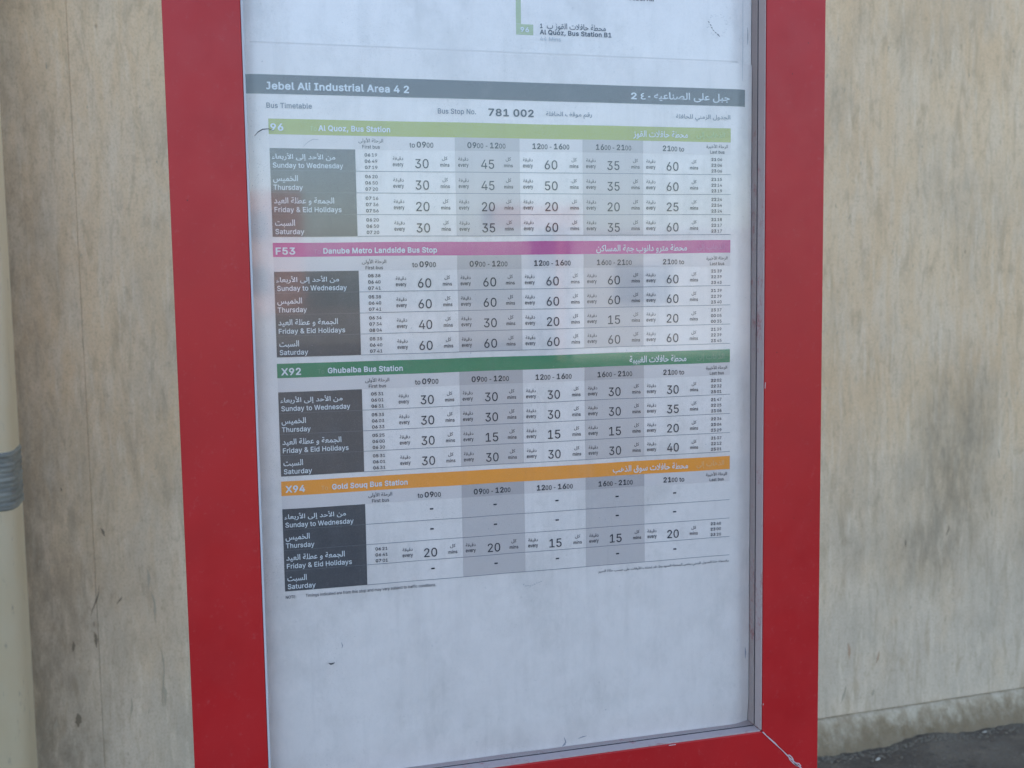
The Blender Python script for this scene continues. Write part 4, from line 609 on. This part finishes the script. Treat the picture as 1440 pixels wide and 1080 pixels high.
def glyph_meshes(pairs):
    """one flat mesh per letter and weight, thickened through the curve offset"""
    tmp = []
    for ch, bold in pairs:
        c = bpy.data.curves.new('g', 'CURVE'); c.dimensions = '2D'; c.fill_mode = 'BOTH'; 
        for ct in GL[(ch, bold)][1]:
            q = [tuple(map(int, p.split(','))) for p in ct.split()]
            sp = c.splines.new('POLY'); sp.points.add(len(q) - 1); sp.use_cyclic_u = True
            for i, (x, y) in enumerate(q): sp.points[i].co = (x / 1000, y / 1000, 0, 1)
        o = bpy.data.objects.new('g', c); C.objects.link(o); tmp.append(((ch, bold), o, c))
    dg = bpy.context.evaluated_depsgraph_get(); res = {}
    for k, o, c in tmp:
        m = bpy.data.meshes.new_from_object(o.evaluated_get(dg))
        ok = [v.co.z > -1e-6 for v in m.vertices]
        res[k] = ([(v.co.x, v.co.y) for v in m.vertices], [tuple(p.vertices) for p in m.polygons]); bpy.data.meshes.remove(m)
    for k, o, c in tmp: bpy.data.objects.remove(o); bpy.data.curves.remove(c)
    return res
JOBS = []            # (object name, parent, material, [(text, u0, u1, base, cap, bold, align, lift, arabic)])
TEXTS = {}
def glyphs(keys):
    """all distinct texts are converted to meshes in one pass"""
    lat = [k for k in keys if not k[2]]
    gm = glyph_meshes(sorted({(ch, k[1]) for k in lat for ch in k[0] if ch != ' '}))
    for k in lat:
        vs, fs, x = [], [], 0
        for ch in k[0]:
            if ch == ' ': x += .20; continue
            v, f = gm[(ch, k[1])]; o = len(vs)
            vs += [(a + x, b) for a, b in v]; fs += [tuple(i + o for i in t) for t in f]; x += GL[(ch, k[1])][0] / 1000
        TEXTS[k] = (vs, fs, min(v[0] for v in vs), max(v[0] for v in vs), min(v[1] for v in vs), max(v[1] for v in vs))
    tmp = []
    for k in keys:
        if not k[2]: continue
        s, bold, ar = k
        c = bpy.data.curves.new('t', 'FONT'); c.body = arabic(s); c.resolution_u = 2
        c.offset = bold * .006 + .008
        o = bpy.data.objects.new('t', c); C.objects.link(o); tmp.append((k, o, c))
    dg = bpy.context.evaluated_depsgraph_get()
    for k, o, c in tmp:
        m = bpy.data.meshes.new_from_object(o.evaluated_get(dg))
        vs = [(v.co.x, v.co.y) for v in m.vertices]; fs = [tuple(p.vertices) for p in m.polygons]
        x0 = min(v[0] for v in vs); x1 = max(v[0] for v in vs); y0 = min(v[1] for v in vs); y1 = max(v[1] for v in vs)
        TEXTS[k] = (vs, fs, x0, x1, y0, y1)
        bpy.data.meshes.remove(m)
    for k, o, c in tmp: bpy.data.objects.remove(o); bpy.data.curves.remove(c)
def text(name, parent, mat, items): JOBS.append((name, parent, mat, items))
def T(s, u0, u1, base, cap, bold=0, lift=.0008, align='F'): return (s, u0, u1, base, cap, bold, align, lift, False)
def A(s, u0, u1, lo, hi, bold=0, lift=.0008): return (s, u0, u1, lo, hi, bold, 'A', lift, True)
def flush(fn=pt):
    """every word group becomes an object of its own"""
    glyphs(sorted({(i[0], i[5], i[8]) for j in JOBS for i in j[3]} - set(TEXTS)))
    for name, parent, mat, items in JOBS:
        for (s, u0, u1, base, cap, bold, al, lift, ar) in items:
            vs, fs, x0, x1, y0, y1 = TEXTS[(s, bold, ar)]
            if ar: sy = (cap - base) / (y1 - y0); oy = base - y0 * sy
            else: sy = cap / .511; oy = base
            sx = (u1 - u0) / (x1 - x0); ox = u0 - x0 * sx
            mesh_obj(name, [fn(ox + x * sx, oy + y * sy, lift) for x, y in vs], fs, mat, parent)
    JOBS.clear()

# --- route map sheet above (behind the timetable's top edge)
def pt_r(u, v, lift):
    y = .0034 + .0008 * noise.noise(Vector((u / 150, v / 130, 3.3))) + .006 * sm(283, 300, u) + .006 * (1 - sm(-300, -275, u))
    return (u / 1000, y - lift, Z0 + v / 1000)
route = thing('route_map_sheet', 'white route map sheet in the top of the case, ending in a pale green line', 'poster', (0, 0, 0))
sheet('paper', -291, 311, 352, 684, M_sheet2, route, 0, 12, 12, pt_r)
sheet('route_line', 12, 18, 411.5, 560, I_line, route, .0002, 9, 9, pt_r)
sheet('route_box', 12, 32.5, 399.5, 411.3, I_line, route, .0002, 9, 9, pt_r)
text('box_number', route, I_white, [T('96', 17.0, 27.2, 402.6, 5.4, 1)])
text('stop_name', route, I_bold, [A('محطة حافلات القوز ب', 48.5, 120.6, 405.6, 414.5, 0), T('1', 40.5, 43.5, 407.8, 5.0, 1), T('Al Quoz, Bus Station B1', 40.1, 127.6, 400.8, 5.4, 1)])
text('duration', route, I_faint, [T('44 Mins', 40.1, 65.5, 393.6, 4.6)])
sheet('route_line', -140, -134, 470, 600, I_line, route, .0002, 9, 9, pt_r)
text('stop_name', route, I_bold, [T('Jebel Ali', 150, 181, 444.6, 5.2, 1)])
flush(pt_r)

sheet('fold_crease', -285, 292, 379, 380.2, simple('grey crease', (.70, .635, .61), .8), route, .0003, 5, 2, pt_r)
# --- timetable sheet
poster = thing('timetable_poster', 'printed bus timetable sheet with lime, magenta, green and orange route bands', 'poster', (0, 0, 0))
sheet('paper', SHL, SHR, SHB, SHT, M_paper, poster, 0, 2.5, 7)
hb = sheet('header_band', -293, 300, 325.0, 345.3, I_head, poster, .0003, 2.5, 7)
text('header_lettering', hb, I_white, [T('Jebel Ali Industrial Area 4 2', -269.3, -113.8, 329.6, 8.0, 1), A('جبل على الصناعيه', 180, 278.5, 328.4, 339.2, 1), T('-', 172.5, 175.5, 330, 8, 1), A('٤', 163, 169.5, 330.0, 337.6, 1), T('2', 150.8, 158, 330.0, 7.6, 1)])
text('subheading_lettering', poster, I_soft, [T('Bus Timetable', -269.8, -221.3, 310.0, 5.6, .5), T('Bus Stop No.', -81.6, -37.4, 307.9, 5.8, .5), A('رقم موقف الحافلة', 45.7, 101.9, 305.8, 313.6), A('الجدول الزمني للحافلة', 208.1, 279, 306.2, 314.4)])
text('stop_number', poster, I_bold, [T('781 002', -22.9, 31.1, 306.6, 8.4, 1)])

NUM = [-101, -24.8, 51.2, 128, 203.6]
EVC = [-128, -53.2, 23.2, 100, 175.6]; MIN = [-74.6, -.2, 79.3, 156, 231.6]
HEAD = [[('to', -114.7, -108.5, 0), ('09', -106.5, -95.8, 1), ('00', -95.2, -87.5, 2)],
        [('09', -48.2, -37.6, 1), ('00', -37.0, -29.6, 2), ('-', -26.8, -24.6, 0), ('12', -21.6, -11.6, 1), ('00', -10.9, -3.4, 2)],
        [('12', 29.0, 39.0, 1), ('00', 39.6, 47.2, 2), ('-', 49.8, 52, 0), ('16', 55.0, 65.4, 1), ('00', 66, 73.6, 2)],
        [('16', 106.4, 116.6, 1), ('00', 117.2, 124.7, 2), ('-', 127.3, 129.5, 0), ('21', 132.4, 142.6, 1), ('00', 143.2, 150.7, 2)],
        [('21', 191.0, 201.4, 1), ('00', 202, 209.6, 2), ('to', 212, 218.6, 0)]]
def tcap(k): return 6.6 if k == 1 else 5.6
BL = [
 dict(dy=0, h=16.6, ink=I_lime, fw='lime', no=('96', -266.4, -252.6), dest=('Al Quoz, Bus Station', -215, -136), ar=('محطة حافلات القوز', 153.6, 223.6),
      n=[[30, 45, 60, 35, 60], [30, 45, 50, 35, 60], [20, 20, 20, 20, 25], [30, 35, 60, 35, 60]],
      f=['06 19,06 49,07 19', '06 20,06 50,07 20', '07 16,07 36,07 56', '06 20,06 50,07 20'], l=['21 06,22 06,23 06', '21 15,22 14,23 19', '22 24,22 54,23 24', '21 18,22 17,23 17']),
 dict(dy=-133.4, h=15.4, ink=I_mag, fw='mag', no=('F53', -265.4, -244.4), dest=('Danube Metro Landside Bus Stop', -213.8, -85.8), ar=('محطة مترو دانوب جهة المساكن', 105.7, 222.2),
      n=[[60] * 5, [60] * 5, [40, 30, 20, 15, 20], [60] * 5],
      f=['05 38,06 40,07 41', '05 38,06 40,07 41', '06 34,07 34,08 04', '05 35,06 40,07 41'], l=['21 39,22 39,23 43', '21 39,22 39,23 40', '23 37,00 05,00 35', '21 39,22 39,23 45']),
 dict(dy=-265.9, h=15.9, ink=I_green, fw='green', no=('X92', -263.9, -242.4), dest=('Ghubaiba Bus Station', -213, -128.5), ar=('محطة حافلات الغبيبة', 147.5, 221.6),
      n=[[30] * 5, [30, 30, 30, 30, 35], [30, 15, 15, 15, 20], [30, 30, 30, 30, 40]],
      f=['05 31,06 01,06 31', '05 33,06 03,06 33', '05 25,06 00,06 30', '05 31,06 01,06 31'], l=['22 02,22 32,23 01', '21 47,22 25,23 08', '22 34,23 04,23 29', '21 37,22 12,23 01']),
 dict(dy=-396.9, h=16.4, ink=I_orange, fw='orange', no=('X94', -263.7, -242.3), dest=('Gold Souq Bus Station', -212.3, -126), ar=('محطة حافلات سوق الذهب', 124.9, 223.5),
      n=[['-'] * 5, ['-'] * 5, [20, 20, 15, 15, 20], ['-'] * 5],
      f=['', '', '06 21,06 41,07 01', ''], l=['', '', '22 40,23 00,23 20', ''])]
DAYS = [('من الأحد إلى الأربعاء', -266, -197.5, 'Sunday to Wednesday', -265.2, -189.2), ('الخميس', -265.5, -238.9, 'Thursday', -265.4, -233.9),
        ('الجمعة و عطلة العيد', -265.4, -200.2, 'Friday & Eid Holidays', -265.1, -192.4), ('السبت', -265, -243.6, 'Saturday', -264.9, -233.9)]
for b in BL:
    dy = b['dy']; top = 298.6 + dy; ct = 267.2 + dy; pitch = 23.85 if dy == 0 else 23.5; bot = ct - 4 * pitch
    band = sheet('route_band', -268.3, 280, top - b['h'], top, b['ink'], poster, .0003)
    bb = top - b['h'] + 4.3
    text('route_number', band, I_white, [T(b['no'][0], b['no'][1], b['no'][2], top - 12.9, 7.9, 1)])
    d = b['dest']; a = b['ar']
    text('destination_lettering', band, I_white, [T(d[0], d[1], d[2], top - 12.2, 6.2, 1), A(a[0], a[1], a[2], top - 14.6, top - 4.4, 1)])
    text('faint_lettering', band, I_fw[b['fw']], [T('To', -224.2, -216.8, top - 12.2, 5.0), A('الذهاب إلى', 235, 272, top - 13.6, top - 4.6)])
    sheet('heading_strip', -175.4, 280, ct, top - b['h'], I_headrow, poster, .0002)
    sheet('heading_strip', -268, -175.4, ct, top - b['h'], I_headrow, poster, .0002)
    for (u0, u1) in ((-62.5, 13.6), (90, 166)):
        sheet('column_shade', u0, u1, ct, top - b['h'], I_strip2, poster, .0004)
        sheet('column_shade', u0, u1, bot, ct, I_strip, poster, .0003)
    cell = sheet('day_panel', -268, -175.4, bot, ct, I_cell, poster, .0004)
    for r in range(4):
        t0 = ct - r * pitch; dd = DAYS[r]
        text('day_lettering', cell, I_white, [A(dd[0], dd[1], dd[2], t0 - 13.6, t0 - 5.0, .8), T(dd[3], dd[4], dd[5], t0 - 21.0, 5.6, .5)])
        yb = t0 - pitch
        sheet('row_rule', -175.4, 280, yb - .3, yb + .3, I_rule, poster, .0006, 5, 1)
        if r < 3: sheet('cell_rule', -268, -175.4, yb - .16, yb + .16, simple('cell rule ink', (.16, .17, .19), .6, .3) if 'cr' not in globals() else cr, poster, .0006, 5, 1)
        for k, nn in enumerate(b['n'][r]):
            if nn == '-':
                text('dash', poster, I_black, [T('-', NUM[k] + .2, NUM[k] + 4.4, t0 - 14.6, 9.5, 1)]); continue
            text('frequency_number', poster, I_black, [T(str(nn), NUM[k] - 7.7, NUM[k] + 7.7, t0 - 19.9, 10.3, 0)])
            e, m_ = EVC[k], MIN[k]
            text('frequency_caption', poster, I_black, [A('دقيقة', e - 5.9, e + 5.9, t0 - 12.1, t0 - 7.0), T('every', e - 6, e + 6, t0 - 18.0, 4.5, .6), A('كل', m_ - 3.2, m_ + 3.2, t0 - 11.6, t0 - 6.6), T('mins', m_ - 5.3, m_ + 5.3, t0 - 18.0, 4.0, .6)])
        for key, uc in (('f', -158), ('l', 261.5)):
            if not b[key][r]: continue
            it = []
            for q, tx in enumerate(b[key][r].split(',')):
                hh, mn = tx.split(' '); yy = t0 - 7.6 - q * 6.9
                it += [T(hh, uc - 7.2, uc - .8, yy, 3.7, 1), T(mn, uc + .8, uc + 6.8, yy, 3.6, .5)]
            text('departure_times', poster, I_black, it)
    hb0 = ct + 3.0
    for k, hd in enumerate(HEAD):
        text('heading_times', poster, I_bold, [T(s, u0, u1, hb0, tcap(q), 1 if q == 1 else .5) for s, u0, u1, q in hd])
    text('heading_caption', poster, I_bold, [A('الرحلة الأولى', -171.6, -144.2, ct + 6.6, ct + 12.8), T('First bus', -167.6, -148, ct + 1.2, 3.8, .5)])
    text('heading_caption', poster, I_bold, [A('الرحلة الأخيرة', 247.8, 276, ct + 6.6, ct + 12.6), T('Last bus', 252.6, 271.6, ct + 1.2, 3.8, .5)])
text('footnote', poster, I_black, [T('NOTE:', -267.5, -255.9, -232.0, 3.4), T('Timings indicated are from this stop and may vary subject to traffic conditions.', -245.4, -95.6, -231.8, 3.5, 0)])
text('footnote', poster, I_black, [A('ملاحظة: هذا الجدول الزمني يخص المحطة المنوه بها، قد تختلف الأوقات على حسب حالة السير', 105.3, 279.1, -234.0, -228.6)])
flush(pt)

# scratches and smudges on the glazing
M_mark = simple('black scuff', (.03, .03, .035), .7); M_smudge = simple('grey smudge', (.24, .24, .27), .8)
GY = -.0067
def mark(pts, w, mat=M_mark): ribbon('scuff_mark', [(a / 1000, b / 1000) for a, b in pts], [q / 1000 for q in w], GY, mat, case, .0001)
mark([(-284, 278.5), (-280, 283), (-275, 286), (-269, 286.5), (-263, 284.5)], [.3, .9, 1.1, .8, .3])
mark([(-233, 268), (-228, 273), (-222, 276.5), (-216, 276)], [.2, .4, .5, .3], M_smudge)
for k, (u, v) in enumerate(((246, 423), (248.5, 419.5), (250, 416.5), (252, 413.5), (255, 411), (258, 409), (259.5, 407.4))):
    mark([(u, v), (u + 1.2, v - 1.0), (u + 2.2, v - 1.6)], [.3, .9 + .2 * (k % 3), .3])
for k in range(60):
    a = random.uniform(0, 6.28); u = 258 + 13 * math.cos(a) * random.uniform(.8, 1.1); v = 419 + 13 * math.sin(a) * random.uniform(.8, 1.1)
    mark([(u, v), (u + .5, v - .3)], [.3, .3], M_smudge)
mark([(-223, -308.5), (-220.5, -310.2), (-217.5, -309.6), (-216, -308.6)], [.4, 1.9, 1.4, .4])
mark([(-208, -286), (-206.5, -290), (-207.5, -293)], [.3, 1.1, .4], M_smudge)
mark([(57, -432), (59, -438), (57.5, -441), (54.5, -443)], [.4, 1.6, 2.6, .6], M_smudge)
mark([(75, -436), (81, -434.5), (86, -434)], [.4, 1.4, .3], M_smudge)
mark([(298.5, -345), (299.3, -352), (298.8, -360)], [.4, 2.0, .5], M_smudge)
mark([(298, 418), (298.4, 408), (298.1, 398)], [.3, 1.1, .4], M_smudge)
mark([(291.6, 448), (291.9, 400), (291.7, 355)], [.5, .9, .5], simple('faint grey line', (.42, .43, .45), .8))
for k in range(9):
    u = 8 + k * 2.7; v = -239 - 2 * math.sin(k * .6) + random.uniform(-1, 1)
    mark([(u, v), (u + 1.4, v - .6)], [.4, 1.0], M_smudge)
for k in range(110):
    u = random.uniform(-285, 300); v = random.uniform(-440, 450); s = random.choice((.3, .4, .5, .8))
    mark([(u, v), (u + random.uniform(.3, 1.4), v + random.uniform(-1, 1))], [s * .5, s], M_smudge)
for k in range(60):
    u = random.triangular(-290, -250, -286); v = random.uniform(160, 320)
    mark([(u, v), (u + random.uniform(.2, .7), v + random.uniform(-.6, .6))], [.3, .6], M_smudge)

# ---------------------------------------------------------------- made-up cabin and building across the yard, added for glazing reflections
M_white = simple('pale render', (.42, .41, .385), .8); M_win = simple('dark window', (.03, .035, .04), .2); M_rose = simple('rose render', (.38, .22, .17), .85)
cab = thing('added_cabin', 'invented low pale cabin with a rose awning, added for a faint reflection in the glass', 'cabin', (7.55, -16.5, 0))
box('wall', -1.9, 2.6, -2.4, 0, 0, 2.12, M_white, cab, .02)
box('roof', -1.98, 2.75, -2.5, .08, 2.125, 2.22, simple('cabin roof', (.4, .4, .4), .7), cab, .01)
box('door', .9, 1.7, .003, .04, .1, 2.0, simple('grey door', (.3, .3, .3), .6), cab, .01)
box('window', -1.1, -.1, .003, .04, .95, 1.6, M_win, cab, .01)
box('awning', -3.25, -1.75, -.6, .1, 2.23, 2.6, M_rose, cab, .01)
box('awning_post', -2.15, -2.0, -.1, 0, 0, 2.225, M_rose, cab, .01)
far = thing('added_far_building', 'invented rose coloured building far across the yard, added for a faint reflection in the glass', 'building', (-1, -48, 0))
box('wall', -6, 5.1, -8, 0, 0, 5.3, M_rose, far, .03)
for i in range(4):
    for j in range(2): box('window', -5 + i * 2.5, -3.8 + i * 2.5, .004, .06, .9 + j * 2.3, 2.1 + j * 2.3, M_win, far)
